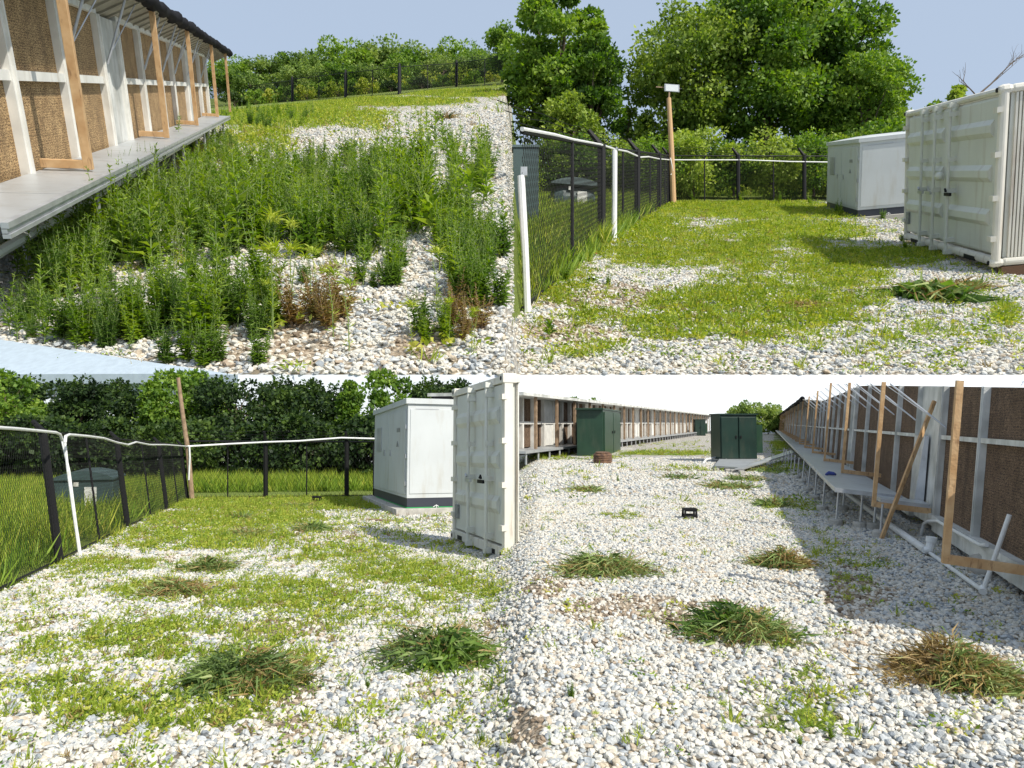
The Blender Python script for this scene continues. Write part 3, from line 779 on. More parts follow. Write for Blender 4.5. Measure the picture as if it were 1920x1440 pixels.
for i in range(26):
    px = 440+i*19.5
    tree_px('S%d' % (i % 3), px, 151+.095*(960-px)+ 2, 151+.095*(960-px)-28 + (i*7 % 11), 44, 1490+(i*37 % 60), '%s brushy shrub from the left outside the far upper left fence' % ORD[i], 'shrubs outside the upper left fence', [LEAF_TREE_L, LEAF_GRASS, LEAF_TREE][i % 3] if i % 5 else LEAF_TREE_D, cat='shrub', name='shrub', nclump=16, nleaf=1500, leaf=.12, base=.0)

# trees of the lower left yard (backlit shade put into dark leaf colour) and of the lower right distance
bl = [(10,700,150),(75,722,150),(150,728,130),(225,716,150),(290,748,60),(375,722,120),(440,716,130),(520,726,120),(590,716,140),(660,716,140),(730,720,120),(-60,716,150),(800,716,130),(868,716,130),(35,716,120),(330,716,100)]
for i, (px, t, w) in enumerate(bl):
    tree_px('BLT%d' % (i % 5), px, 905, [700,712,704,716,708][i*2 % 5], w*[.8,1.0,.7,.95][i % 4], 40+(i*5 % 9), ('%s tree from the left behind the lower left fence' % ORD[i+1]) if i < 11 else {11:'leftmost tree behind the lower left fence, cut by the picture edge',12:'tree rising right behind the lower left kiosk',13:'tree half hidden between lower left kiosk and container',14:'extra dark tree filling in above the domed transformer of the lower left yard',15:'slim dark tree directly behind the leaning timber pole'}[i], 'trees behind the lower left yard', LEAF_TREE_D if i % 4 else LEAF_TREE, nclump=34, nleaf=7500, leaf=.034, base=.30, trunk_r=.016, open_=.3)
for i in range(13):
    px = -40 + i*66
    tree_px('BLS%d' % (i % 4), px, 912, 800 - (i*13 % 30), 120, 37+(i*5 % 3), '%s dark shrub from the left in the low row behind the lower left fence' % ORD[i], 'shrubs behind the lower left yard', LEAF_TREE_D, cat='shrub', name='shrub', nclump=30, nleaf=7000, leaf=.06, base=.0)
for i, (px, t, w, b) in enumerate([(1395,752,34,815),(1418,756,34,815),(1440,757,30,815),(1455,760,26,815),(1112,748,26,815),(1072,746,22,815),(1375,762,30,815)]):
    tree_px('BRT%d' % (i % 2), px, b, t, w, 96+i, ['%s light green tree from the left in the far gap between the pad-walled buildings' % ORD[{6:0,0:1,1:2,2:3,3:4}.get(i,0)], '%s small tree top over the long low building' % ('right' if i == 4 else 'left')][i in (4,5)], ['trees in the far gap of the lower right yard', 'tree tops behind the long low building'][i in (4,5)], LEAF_FAR, nclump=24, nleaf=3500, leaf=.06, base=.08)

# ------------------------------------------------------------------ fences
def fence(name, label, site, base, hgt, step, pitch, wr, pr, upv=None, arms=True, rail_mat=None, main_every=2, barbs=3, mesh_r=None):
    """base: ground points; hgt: metres*unit; posts every step; chain link of two diagonal wire families"""
    upv = upv or Vector((0,0,1)); H = hgt
    root = empty(name, base[0], label, 'fence')
    # polyline parameter
    segs = [(base[i+1]-base[i]).length for i in range(len(base)-1)]; Lt = sum(segs)
    def pt(s, h):
        s = max(0, min(Lt, s)); i = 0
        while i < len(segs)-1 and s > segs[i]: s -= segs[i]; i += 1
        return base[i].lerp(base[i+1], s/segs[i]) + upv*h
    def corner_split(a, b):
        out = [a]; acc = 0
        for g in segs[:-1]:
            acc += g
            if min(a, b) < acc < max(a, b): out.append(acc)
        out.append(b); return out if a < b else [a] + sorted(out[1:-1], reverse=True) + [b]
    mb = MB()
    k = -H
    n3 = 3
    while k < Lt:
        for dirn in (1, -1):
            s0, s1 = k, k+H*.62
            h0, h1 = (0, H) if dirn == 1 else (H, 0)
            a, b = max(s0, 0), min(s1, Lt)
            if b > a:
                ha = h0+(h1-h0)*(a-s0)/(s1-s0); hb = h0+(h1-h0)*(b-s0)/(s1-s0)
                cs = corner_split(a, b)
                mb.tube([pt(c, ha+(hb-ha)*(c-a)/(b-a)) for c in cs], wr, 3, caps=False)
        k += pitch
    mb.build('chain_link_mesh', M_WIRE, root)
    mb = MB()
    acc = [0]
    for g in segs: acc.append(acc[-1]+g)
    mb.tube([pt(a, H) for a in acc], pr*.8, 6); mb.tube([pt(a, .03*H) for a in acc], pr*.5, 5)
    mb.build('rail', M_BLACK, root)
    s, i = 0.0, 0
    posts = []
    while s <= Lt+1e-6:
        posts.append((s, i % main_every == 0)); s += step; i += 1
    return root, pt, Lt, posts, H
def add_posts(root, pt, posts, H, pr, armv=None, thin=.45):
    for s, main in posts:
        m = MB(); r = pr*(1.7 if main else thin)
        m.tube([pt(s, -.03*H), pt(s, H*(1.02 if main else 1.0))], r, 8)
        if main and armv is not None:
            m.tube([pt(s, H*1.0), pt(s, H*1.0)+armv], [r*.9, r*.55], 6)
        m.build('post', M_BLACK, root)
def barbed(root, pt, Lt, H, armv, r, n=3, seg=24):
    mb = MB()
    for k in range(n):
        f = (k+1)/n
        pts = [pt(Lt*i/seg, H) + armv*f + Vector((0,0,-.01*H*math.sin(i*2.1))) for i in range(seg+1)]
        mb.tube(pts, r, 3, caps=False)
    mb.build('barbed_wire', M_WIRE, root)

# upper right fence: left run, corner at the light pole, back run
G = TR.G
upH = 2.35*21
b0 = G(905, 655)
base = [G(979,588), G(1000,570), G(1128,457), G(1257,381), G(1560,378), G(1760,377)]
# even heights: top follows the photographed rail
root, pt, Lt, posts, H = fence('chain_link_fence', 'black chain link fence with a white conduit on top round the upper right yard', TR, base, 1.95*21, 2.9*21, .105*21, .0030*21, .035*21)
# posts at the photographed places
def s_at(base, px):
    acc = 0
    for a, b in zip(base[:-1], base[1:]):
        pa, pb = pix(a)[0], pix(b)[0]
        if min(pa,pb) <= px <= max(pa,pb):
            # perspective-correct interpolation
            t = (px-pa)/(pb-pa); t = t*a.y/(t*a.y+(1-t)*b.y) if False else (t/b.y)/((1-t)/a.y+t/b.y) * 1.0
            t = t if False else ((px-pa)/(pb-pa))*a.y/(b.y+((px-pa)/(pb-pa))*(a.y-b.y))
            return acc + (b-a).length*t
        acc += (b-a).length
    return acc
pp = [(1073,False),(1128,True),(1168,False),(1195,True),(1219,False),(1236,True),(1247,False),(1254,True),(1321,False),(1384,True),(1450,False),(1508,True)]
arm = (Vector((-.35,-.05,.42)).normalized())*.42*21
add_posts(root, pt, [(s_at(base, p), m) for p, m in pp], H, .05*21, arm, thin=.55)
barbed(root, pt, Lt, H, arm, .006*21, 3, 30)
# white conduit along the top and the two white drop pipes
def wavy(px_list, Y_of, r, mb, n=8):
    mb.tube([P(a, b, Y_of(a)) for a, b in px_list], r, n)
def Yfence(px): 
    s = s_at(base, px); return pt(s, 0).y
for i in range(1):
    c = empty('conduit', G(1000,570), 'white plastic conduit clipped along the top of the upper right fence', 'pipe')
    m = MB(); wavy([(979,242),(1040,253),(1075,262),(1125,271),(1153,280),(1175,284),(1200,295),(1216,294),(1235,298),(1258,300)], lambda p: Yfence(p)-1.2, .024*21, m); 
    wavy([(1258,300),(1330,300),(1400,300),(1480,303),(1552,304),(1620,303)], lambda p: Yfence(p)-1.2, .024*21, m); m.build('pipe', M_PVC, c)
c = empty('drop_pipe', G(1151,453), 'white pipe standing against the upper right fence beside a thick black post', 'pipe', 'white drop pipes on the upper right fence')
m = MB(); y = G(1150,455).y
m.tube([P(1150,455,y), P(1152,370,y), P(1152,282,y), P(1158,279,y)], .05*21, 8); m.tube([P(1154,454,y), P(1155,282,y)], .03*21, 6)
m.build('pipe', M_PVC, c)
c = empty('drop_pipe', G(989,587), 'nearest white pipe leaning at the left end of the upper right fence', 'pipe', 'white drop pipes on the upper right fence')
m = MB(); y = G(989,587).y; m.tube([P(989,587,y), P(984,460,y), P(977,330,y)], .04*21, 8); m.build('pipe', M_PVC, c)
c = empty('meter_box', P(984,320,y), 'small light grey box on the nearest white pipe of the upper right fence', 'electrical box')
m = MB(); m.box(Matrix.Translation(P(981,330,y)), (-.6,-.4,0), (.9,.5,2.0)); m.build('case', M_GALV_DULL, c, bevel=.05)

# lower left fence
G = BL.G
base = [G(-140,1185), G(32,1096), G(105,1060), G(240,990), G(355,936), G(700,932), G(860,930)]
lean = Vector((-.20, -.0, 1)).normalized()
root, pt, Lt, posts, H = fence('chain_link_fence', 'black chain link fence with leaning posts round the lower left yard', BL, base[:5], 1.93, 2.9, .078, .0021, .03, upv=Vector((-.13,0,1)))
arm2 = Vector((-.12,-.05,.17))
add_posts(root, pt, [(s_at(base, p), m) for p, m in [(112,True),(187,False),(240,True),(283,False),(313,True),(334,False),(352,True)]], H, .034, arm2, thin=.55)
barbed(root, pt, Lt, H, arm2, .0035, 3, 24)
base2 = [G(355,936), G(700,932), G(860,930)]
def hgtrow(px0, row0, row1): return (row0-row1)/F*G(px0,row0).y
root2, pt2, Lt2, posts2, H2 = fence('chain_link_fence', 'black chain link fence running across the back of the lower left yard', BL, base2, hgtrow(500,934,828), 2.9, .16, .0040, .04)
add_posts(root2, pt2, [(s_at(base2, p), m) for p, m in [(427,False),(498,True),(575,False),(650,True),(700,False)]], H2, .05, Vector((0,-.15,.38)), thin=.5)
barbed(root2, pt2, Lt2, H2, Vector((0,-.15,.38)), .007, 3, 20)
def YB(px):
    return (pt(s_at(base[:5], px), 0).y if px < 355 else pt2(s_at(base2, px), 0).y)
c = empty('conduit', G(105,1060), 'white plastic conduit sagging along the top of the lower left fence', 'pipe')
m = MB()
wavy([(-60,798),(32,804),(75,808),(105,811),(113,815),(117,826)], lambda p: YB(p)-.12, .020, m)
wavy([(122,830),(123,818),(130,815),(165,818),(195,822),(220,830),(240,834),(255,829),(280,834),(310,834),(352,837)], lambda p: YB(p)-.12, .022, m)
wavy([(352,837),(420,833),(500,829),(560,827),(640,821),(716,823)], lambda p: YB(p)-.15, .035, m)
m.build('pipe', M_PVC, c)
c = empty('drop_pipe', G(152,1044), 'pair of white pipes leaning against the lower left fence beside the thick black post', 'pipe')
y = G(150,1045).y
m = MB(); m.tube([P(150,1045,y), P(138,960,y), P(127,880,y), P(121,822,y)], .020, 8); m.tube([P(152,1044,y), P(143,985,y), P(130,885,y), P(116,824,y)], .017, 8); m.build('pipe', M_PVC, c)

# upper left far fence
G = TL.G
base3 = [G(330,208), G(547,191), G(650,184), G(750,177), G(856,163), G(944,160)]
root3, pt3, Lt3, posts3, H3 = fence('chain_link_fence', 'tall black chain link fence across the far side of the upper left yard', TL, base3[1:], 2.85*16.25, 2.9*16.25, .33*16.25, .014*16.25, .05*16.25)
add_posts(root3, pt3, [(s_at(base3[1:], p), m) for p, m in [(548,True),(598,False),(648,True),(698,False),(749,True),(802,False),(856,True),(909,False)]], H3, .095*16.25, Vector((0,0,.35*16.25)), thin=.45)
for p in (548,648,749,856):
    s = s_at(base3[1:], p); mb = MB()
    for ds in (-2.6*1.0, 2.8):
        mb.tube([pt3(s+ds*1.6, 0), pt3(s+ds*1.6, H3)], .05*16.25, 5)
    for hh in (.35, .68): mb.tube([pt3(s-4.2, H3*hh), pt3(s+4.5, H3*hh)], .04*16.25, 5)
    mb.build('bracing_frame', M_BLACK, root3)
barbed(root3, pt3, Lt3, H3, Vector((0,0,.42*16.25)), .016*16.25, 3, 20)
root4, pt4, Lt4, posts4, H4 = fence('chain_link_fence', 'black chain link fence seen behind the timber posts of the upper left building', TL, [G(385,200), G(445,196), G(547,191)], 2.7*16.25, 2.9*16.25, .33*16.25, .014*16.25, .05*16.25)
add_posts(root4, pt4, [(s_at([G(385,200), G(445,196), G(547,191)], p), m) for p, m in [(448,True),(497,False)]], H4, .095*16.25, Vector((0,0,.35*16.25)), thin=.45)

# ------------------------------------------------------------------ pad-walled buildings
class Frame:
    """building frame: origin O, unit axes d (along), v (out of the wall towards the yard), u (up)"""
    def __init__(s, O, d, u, toward):
        s.d = d.normalized(); s.u = (u - s.d*u.dot(s.d)).normalized()
        v = s.d.cross(s.u); s.v = v if v.dot(toward) > 0 else -v
        s.O = O
    def p(s, a, t, h): return s.O + s.d*a + s.v*t + s.u*h
    def M(s): return Matrix(((s.d.x,s.v.x,s.u.x,s.O.x),(s.d.y,s.v.y,s.u.y,s.O.y),(s.d.z,s.v.z,s.u.z,s.O.z),(0,0,0,1)))
    def h_of(s, px, py, t):
        """height in the plane t seen at a pixel, with along-coordinate"""
        r = Vector(((px-CX)/F, 1, (CY-py)/F)); o = EYE - s.O
        k = (t - o.dot(s.v))/r.dot(s.v); q = o + r*k
        return q.dot(s.d), q.dot(s.u)
    def t_of(s, px, py, h):
        r = Vector(((px-CX)/F, 1, (CY-py)/F)); o = EYE - s.O
        k = (h - o.dot(s.u))/r.dot(s.u); q = o + r*k
        return q.dot(s.d), q.dot(s.v)

def slab(fr, a0, a1, t0, t1, h0, h1, mb):
    mb.hexa([fr.p(a0,t0,h0), fr.p(a1,t0,h0), fr.p(a1,t1,h0), fr.p(a0,t1,h0), fr.p(a0,t0,h1), fr.p(a1,t0,h1), fr.p(a1,t1,h1), fr.p(a0,t1,h1)])

# ---- upper left building
U = 16.25
d = Vector((-.327, 1, .425)); u = Vector((.1615, -1, 2.479))
O = P(180, 336, 118)                     # a point on the outer edge of the walkway
fr = Frame(O, d, u, Vector((1,0,0)))
a_in, t_in = fr.t_of(250, 262, 0)        # inner edge of walkway
tw = t_in - .03*U                        # wall plane
def aw(px):                              # along coordinate of a mullion from its place on the mid rail
    py = 168-(535-px)*.0517
    return fr.h_of(px, py, tw)[0]
hmid = fr.h_of(120, 146, tw)[1]
hbot = fr.h_of(205, 292, tw)[1]
htop = fr.h_of(217, 41, tw)[1]
tp = -0.22*U
TS = Matrix.Diagonal((U,U,U,1))
B = empty('pad_wall_building', fr.M() @ TS, 'sunlit building with brown cooling pads and timber posts at the upper left', 'building')
groups = [[-260,-60,20,122,196],[230,268,302,325,350],[361,375,388]]
fmb = MB()
for gi, g in enumerate(groups):
    al = [aw(p) for p in g]
    for i in range(len(al)-1):
        for (h0, h1) in ((hbot, hmid), (hmid, htop)):
            m = MB(); slab(fr, al[i], al[i+1], tw-.2*U, tw-.06*U, h0, h1, m)
            m.build('cooling_pad', M_PAD, B)
    for i, a in enumerate(al):
        wd = .07*U
        slab(fr, a-wd, a+wd, tw-.08*U, tw+.03*U, hbot-.05*U, htop, fmb)
        slab(fr, a-wd*.35, a+wd*.35, tw+.03*U, tw+.055*U, hbot-.05*U, htop, fmb)
    slab(fr, al[0], al[-1], tw-.07*U, tw+.015*U, hmid-.05*U, hmid+.05*U, fmb)
    slab(fr, al[0], al[-1], tw-.07*U, tw+.02*U, hbot-.45*U, hbot, fmb)
    slab(fr, al[0], al[-1], tw-.07*U, tw+.02*U, htop, htop+.25*U, fmb)
fmb.build('wall_frame', M_WHITE, B)
for (p0, p1) in ((200,230),(350,361)):
    m = MB(); slab(fr, aw(p0)+.10*U, aw(p1), tw-.2*U, tw-.02*U, hbot-.3*U, htop, m); m.build('wall_panel', M_WHITE_DIRTY, B)
m = MB(); slab(fr, aw(196)+.07*U, aw(204), tw-.35*U, tw-.25*U, hbot, htop, m); m.build('gap_backing', M_BLACK, B)
m = MB(); slab(fr, aw(-260), aw(388), tw-6*U, tw-.36*U, hbot-.4*U, htop+.05*U, m); m.build('core', M_WHITE_DIRTY, B)
# eave
ae, he = fr.h_of(370, 67, tp)            # outer eave line at the posts' plane
# soffit from wall top to eave, ribbed
m = MB()
a0, a1 = aw(-260), aw(392)
eo = tp + .03*U
e_end = fr.h_of(430, 104, tp)[0]
def quadslab(m, A0, A1, t0, h0, t1, h1, th):
    m.hexa([fr.p(A0,t0,h0), fr.p(A1,t0,h0), fr.p(A1,t1,h1), fr.p(A0,t1,h1), fr.p(A0,t0,h0+th), fr.p(A1,t0,h0+th), fr.p(A1,t1,h1+th), fr.p(A0,t1,h1+th)])
quadslab(m, a0, e_end, tw-.1*U, htop+.02*U, eo, he+.02*U, .05*U)
n = 46
for i in range(n):
    s = a0 + (e_end-a0)*i/n
    quadslab(m, s, s+.06*U, tw-.1*U, htop-.02*U, eo-.05*U, he-.03*U, .05*U)
m.build('eave', M_SOFFIT, B)
m = MB(); L_ = e_end - aw(200)
pts = []; rr = []
for i in range(90):
    s = aw(200) + L_*i/89
    pts.append(fr.p(s, eo+.03*U*math.sin(i*1.3), he+.07*U+.02*U*math.sin(i*2.3))); rr.append(.10*U*(1+.28*math.sin(i*2.9)+.15*math.sin(i*1.1)))
m.tube(pts, rr, 10); m.build('rolled_netting', M_ROLL, B, smooth=True)
m = MB(); quadslab(m, a0, e_end, tw-6*U, htop+.3*U, eo-.02*U, he+.10*U, .04*U); m.build('roof', M_WHITE_DIRTY, B)
# timber posts with feet
posts_a = []
for (px, py) in ((166,312),(312,253),(368,228),(407,211),(431,204)):
    s, _ = fr.h_of(px, py, tp); posts_a.append(s)
for i, s in enumerate(posts_a):
    m = MB(); w = .045*U
    slab(fr, s-w, s+w, tp-w, tp+w, .02*U, he, m)
    if i < 4: slab(fr, s-w, s+w, tw+.03*U, tp-w, .03*U, .03*U+2*w, m)
    m.build('timber_post', M_TIMBER, B, bevel=.004)
for i, s in enumerate([aw(p) for p in (122,198,268,302,325,350,375)]):
    m = MB(); m.tube([fr.p(s, tw+.06*U, htop-(htop-hmid)*.75), fr.p(s+.15*U, eo-.1*U, he)], .018*U, 6)
    m.tube([fr.p(s, tw+.06*U, htop-(htop-hmid)*.7), fr.p(s+1.0*U, eo-.1*U, he)], .009*U, 5)
    m.build('brace_rod', M_GALV, B)
m = MB(); m.tube([fr.p(aw(20)+.35*U, tw+.22*U, hmid-.9*U), fr.p(aw(20)+.40*U, tw+.22*U, .05*U)], .035*U, 8); m.build('duct', M_WHITE, B)
# walkway: deck with a ribbed edge, legs
Wk = empty('walkway', fr.M() @ TS, 'grey metal walkway on thin legs under the sunlit pads of the upper left building', 'walkway')
m = MB(); a0 = fr.t_of(-60, 420, 0)[0]; a1 = fr.h_of(429, 214, 0)[0]
nb = 14
for i in range(nb):
    s0 = a0+(a1-a0)*i/nb; s1 = a0+(a1-a0)*(i+1)/nb
    slab(fr, s0+.012*U, s1-.002*U, t_in-.02*U, 0, -.02*U, 0, m)
m.build('deck', M_GALV_DULL, Wk)
m = MB()
for (h0, h1, t1) in ((-.03,.012,.045),(-.065,-.035,.03),(-.10,-.07,.045)): slab(fr, a0, a1, -.005*U, t1*U, h0*U, h1*U, m)
m.build('edge_channel', M_GALV, Wk)
for (px, pb, off) in ((197,470,0),(60,520,-.5),(298,336,0),(348,322,0),(386,287,0),(404,276,0),(421,262,0),(434,246,0),(268,372,-.4),(330,330,-.4),(372,300,-.4),(394,282,-.4)):
    t = off*U - .06*U
    s, h = fr.h_of(px, pb, t)
    if s > a1: continue
    m = MB(); g = fr.p(s, t, -.1*U); gg = g + fr.u*(h+.1*U)
    m.tube([g, gg], .028*U, 6); m.build('leg', M_GALV, Wk)
c = empty('pipe_run', fr.p(fr.t_of(250,330,-.3*U)[0], -.35*U, -.33*U), 'white drain pipe hanging under the upper left walkway', 'pipe')
m = MB(); m.tube([fr.p(a0, -.42*U, -.42*U), fr.p(a0+(a1-a0)*.75, -.42*U, -.36*U)], .045*U, 8); m.build('pipe', M_PVC, c)
# blue-grey board in the near corner
g0, g1, g2, g3 = TL.G(-120, 612), TL.G(445, 708), TL.G(300, 760), TL.G(-120, 760)
b = empty('board', g1, 'smooth blue-grey board edge in the bottom corner of the upper left yard', 'board')
m = MB(); up_ = Vector((0,0,.9)); q = [TL.G(-200,620), TL.G(446,722), TL.G(300,719), TL.G(-200,719)]
m.hexa([x for x in q] + [x+up_ for x in q]); m.build('panel', M_BOARD, b)

# ---- lower right building (in shade)
d = Vector((480/F, 1, -73/F)); u = Vector((4.39, 1, 46.7))
Ob = BR.G(1889, 1112); fr2 = Frame(Ob, d, u, Vector((-1,0,0)))
# put the origin on the wall plane where the base beam meets the gravel, wall bottom seen at (1889,1085)
hB = fr2.h_of(1889, 1085, 0)[1]; hpad = fr2.h_of(1889, 1042, 0)[1]; hm2 = fr2.h_of(1889, 830, 0)[1]
def a2(px, py=None): return fr2.h_of(px, 793+(px-1440)*.082 if py is None else py, 0)[0]
def cap(a, h):                                    # the wall stops at a level top 1.6 m up, like the rest of this low yard
    q = fr2.p(a, 0, 0); return min(h, (1.57 - q.z)/fr2.u.z)
heav = None
B2 = empty('pad_wall_building', fr2.M(), 'shaded building with dark cooling pads and timber posts at the lower right', 'building')
amax = a2(1468)
mull = [2120, 1960, 1840, 1765]; g2_ = [1720,1682,1648,1624,1602]
A1_ = [a2(p) for p in mull]; A2_ = [a2(p) for p in g2_]
step = (A2_[3]-A2_[0])/3.0
grp = [A1_, A2_]
s = A2_[-1] + step*.45
while s < amax:
    grp.append([s + step*k for k in range(5)]); s += step*4.45
# eave height from the far skyline: passes (1480,768)
tpo = fr2.h_of(1770, 1055, .0)[0]
def solve_t(px, py, h):  return fr2.t_of(px, py, h)
hdeck = fr2.h_of(1722, 930, 0.02)[1]
_, tdeck = fr2.t_of(1568, 915, hdeck)
tpost = tdeck*.62
he2 = fr2.h_of(1485, 764, tpost)[1]
fm, pads = MB(), []
def vslab(a0, a1, t0, t1, h0, h1, mb):
    mb.hexa([fr2.p(a0,t0,h0), fr2.p(a1,t0,h0), fr2.p(a1,t1,h0), fr2.p(a0,t1,h0), fr2.p(a0,t0,cap(a0,h1)), fr2.p(a1,t0,cap(a1,h1)), fr2.p(a1,t1,cap(a1,h1)), fr2.p(a0,t1,cap(a0,h1))])
for gi, al in enumerate(grp):
    for i in range(len(al)-1):
        for (h0, h1) in ((hpad, hm2), (hm2, he2)):
            m = MB(); vslab(al[i], al[i+1], -.2, -.05, h0, h1, m)
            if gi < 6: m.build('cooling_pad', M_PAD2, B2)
            else: pads.append(m)
    for a in al:
        vslab(a-.028, a+.028, -.07, .02, hpad-.03, he2, fm); vslab(a-.012, a+.012, .02, .035, hpad-.03, he2, fm)
    vslab(al[0], al[-1], -.06, .012, hm2-.028, hm2+.028, fm)
    vslab(al[0], al[-1], -.06, .03, hB, hpad, fm)
    if gi+1 < len(grp):
        m = MB(); vslab(al[-1]+(.12 if gi == 0 else .03), grp[gi+1][0]-.03, -.2, -.03, hB+.03, he2, m); m.build('wall_panel', M_WHITE_DIRTY, B2)
fm.build('wall_frame', M_WHITE_DIRTY, B2)
if pads:
    m = MB()
    for q in pads: m.add(q.v, q.f)
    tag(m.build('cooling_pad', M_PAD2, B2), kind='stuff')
m = MB(); vslab(A1_[0], min(s, amax+5), -1.2, -.21, hB+.1, he2+.02, m); m.build('core', M_BLACK, B2)
m = MB(); vslab(A1_[0]+.0, a2(1760), -.05, .06, hpad-.05, hpad+.012, m); m.build('ledge', M_WHITE_DIRTY, B2)
# rolled netting + eave on the far part only where the eave is below the level top
m = MB(); pts, rr = [], []
afar = a2(1535)
for i in range(150):
    a = afar + (min(s, amax)-afar)*i/149
    pts.append(fr2.p(a, tpost+.05, he2+.05 + .02*math.sin(i*2.1))); rr.append(.085*(1+.3*math.sin(i*1.9)+.2*math.sin(i*.83)))
keep = [i for i, p_ in enumerate(pts) if p_.z < 1.62]
m.tube([pts[i] for i in keep], [rr[i] for i in keep], 8); m.build('rolled_netting', M_ROLL, B2, smooth=True)
m = MB()
k0 = afar
while (fr2.p(k0, 0, he2).z > 1.55): k0 += .3
m.hexa([fr2.p(k0,-.2,he2), fr2.p(s,-.2,he2), fr2.p(s,tpost+.05,he2-.02), fr2.p(k0,tpost+.05,he2-.02), fr2.p(k0,-.2,he2+.04), fr2.p(s,-.2,he2+.04), fr2.p(s,tpost+.05,he2+.02), fr2.p(k0,tpost+.05,he2+.02)])
m.build('eave', M_SOFFIT, B2)
# timber posts
apost = [fr2.h_of(px, py, tpost)[0] for px, py in ((1772,1056),(1638,950),(1578,900),(1545,874),(1523,857))]
st = apost[4]-apost[3]
while apost[-1] < amax and len(apost) < 34: apost.append(apost[-1]+max(st, .9))
for i, a in enumerate(apost):
    hb = fr2.h_of(1772, 1056, tpost)[1] if i < 2 else hdeck+.01
    m = MB(); w = .042
    vslab(a-w*.8, a+w*.8, tpost-w*.6, tpost+w*.6, hb, he2, m)
    vslab(a-w*.8, a+w*.8, .03, tpost-w*.6, hb+.0, hb+.075, m)
    m.build('timber_post', M_TIMBER, B2)
for i in range(14):
    a = apost[0]*.0 + A2_[0] + step*(i-1.0)
    q0 = fr2.p(a, .04, cap(a, he2)-.55); 
    q1 = fr2.p(a+.35, tpost-.05, cap(a+.35, he2)-.02)
    m = MB(); m.tube([q0, q1], .012, 6); m.tube([q0, fr2.p(a+.9, tpost-.05, cap(a+.9, he2)-.02)], .006, 5); m.build('brace_rod', M_GALV, B2)
# foil panel in the gap
m = MB(); qa, qb = a2(1742), a2(1722)
m.hexa([fr2.p(qa,.0,hpad+.05), fr2.p(qb,.02,hpad+.05), fr2.p(qb,.05,hpad+.05), fr2.p(qa+.05,.12,hpad+.05), fr2.p(qa,.0,hm2), fr2.p(qb,.02,hm2), fr2.p(qb,.05,hm2), fr2.p(qa+.02,.05,hm2)])
m.build('foil_sheet', M_GALV, B2)
# walkway
W2 = empty('walkway', fr2.M(), 'raised grey metal walkway on thin posts with round concrete feet beside the shaded building', 'walkway')
ad0 = fr2.t_of(1568, 915, hdeck)[0]
m = MB(); nseg = 16; aend = amax
for i in range(nseg):
    s0 = ad0 + (aend-ad0)*(i/nseg)**1.3; s1 = ad0 + (aend-ad0)*((i+1)/nseg)**1.3
    vslab(s0+.006, s1, .25*tdeck, tdeck, hdeck-.012, hdeck, m)
m.build('deck', M_GALV_DULL, W2)
m = MB(); vslab(ad0, aend, tdeck, tdeck+.02, hdeck-.06, hdeck+.004, m); vslab(ad0-.02, ad0, .25*tdeck, tdeck+.02, hdeck-.06, hdeck+.004, m); m.build('edge_channel', M_GALV, W2)
m = MB(); vslab(ad0-.55, ad0-.022, .04, tdeck*.55, hdeck-.09, hdeck-.03, m); m.build('lower_step', M_GALV, W2)
legs = [(1567,985,1),(1612,990,.62),(1638,992,.35),(1650,1008,.4),(1542,958,1),(1527,938,1),(1515,922,1),(1504,907,1),(1495,898,1),(1488,891,1),(1482,886,1),(1477,880,1),(1580,958,.6),(1560,932,.55),(1547,920,.5),(1472,876,1),(1468,871,1)]
for px, py, tt in legs:
    g = BR.G(px, py)
    a = (g-fr2.O).dot(fr2.d); t_ = (g-fr2.O).dot(fr2.v); hh = (g-fr2.O).dot(fr2.u)
    top_ = fr2.p(a, t_, (hdeck-.012) if a > ad0 else hdeck-.09)
    m = MB(); m.tube([g, top_], .016, 8)
    L0 = m.build('leg', M_GALV, W2)
    f = MB(); f.tube([g+Vector((0,0,-.01)), g+Vector((0,0,.085)), g+Vector((0,0,.10))], [.105, .10, .085], 18); f.build('concrete_foot', M_CONC, L0)
# prop timber
c = empty('timber_prop', BR.G(1652,1012), 'long bare timber leaning on the shaded building from the gravel', 'timber')
g = BR.G(1652,1012); topq = fr2.p(fr2.h_of(1752,752,.05)[0], .05, fr2.h_of(1752,752,.05)[1])
m = MB(); m.beam(g, topq, .05, .035, (0,1,.2)); m.build('beam', M_TIMBER, c)
# pvc drain on the gravel
c = empty('drain_pipe', BR.G(1735,1035), 'fat white drain pipe with a capped elbow lying along the shaded building', 'pipe')
m = MB(); e = [BR.G(1585,930), BR.G(1640,972), BR.G(1735,1042)]; e = [x+Vector((0,0,.07)) for x in e]
m.tube(e, .045, 12); m.tube([e[2], e[2]+Vector((.03,-.03,.01)), e[2]+Vector((.06,-.02,.10))], .05, 12); m.tube([e[2]+Vector((.06,-.02,.10)), e[2]+Vector((.065,-.02,.16))], .062, 14)
m.build('pipe', M_PVC, c)
c = empty('drain_pipe', BR.G(1845,1118), 'thin white pipe on the gravel with a sloping riser at the shaded building', 'pipe')
m = MB(); q0 = BR.G(1742,1042)+Vector((0,0,.04)); q1 = BR.G(1843,1118)+Vector((0,0,.05)); q2 = fr2.p(fr2.h_of(1893,965,.12)[0], .12, fr2.h_of(1893,965,.12)[1])
m.tube([q0, q1], .022, 10); m.tube([q1, q2], .020, 10); m.tube([q1-Vector((.02,.03,0)), q1+Vector((.02,.03,.02))], .034, 10); m.build('pipe', M_PVC, c)
c = empty('water_pipe', fr2.p(a2(1850), .1, hpad), 'white bent water pipe fixed under the pads of the shaded building', 'pipe')
def wp(px, py, t=.09): a, h = fr2.h_of(px, py, t); return fr2.p(a, t, h)
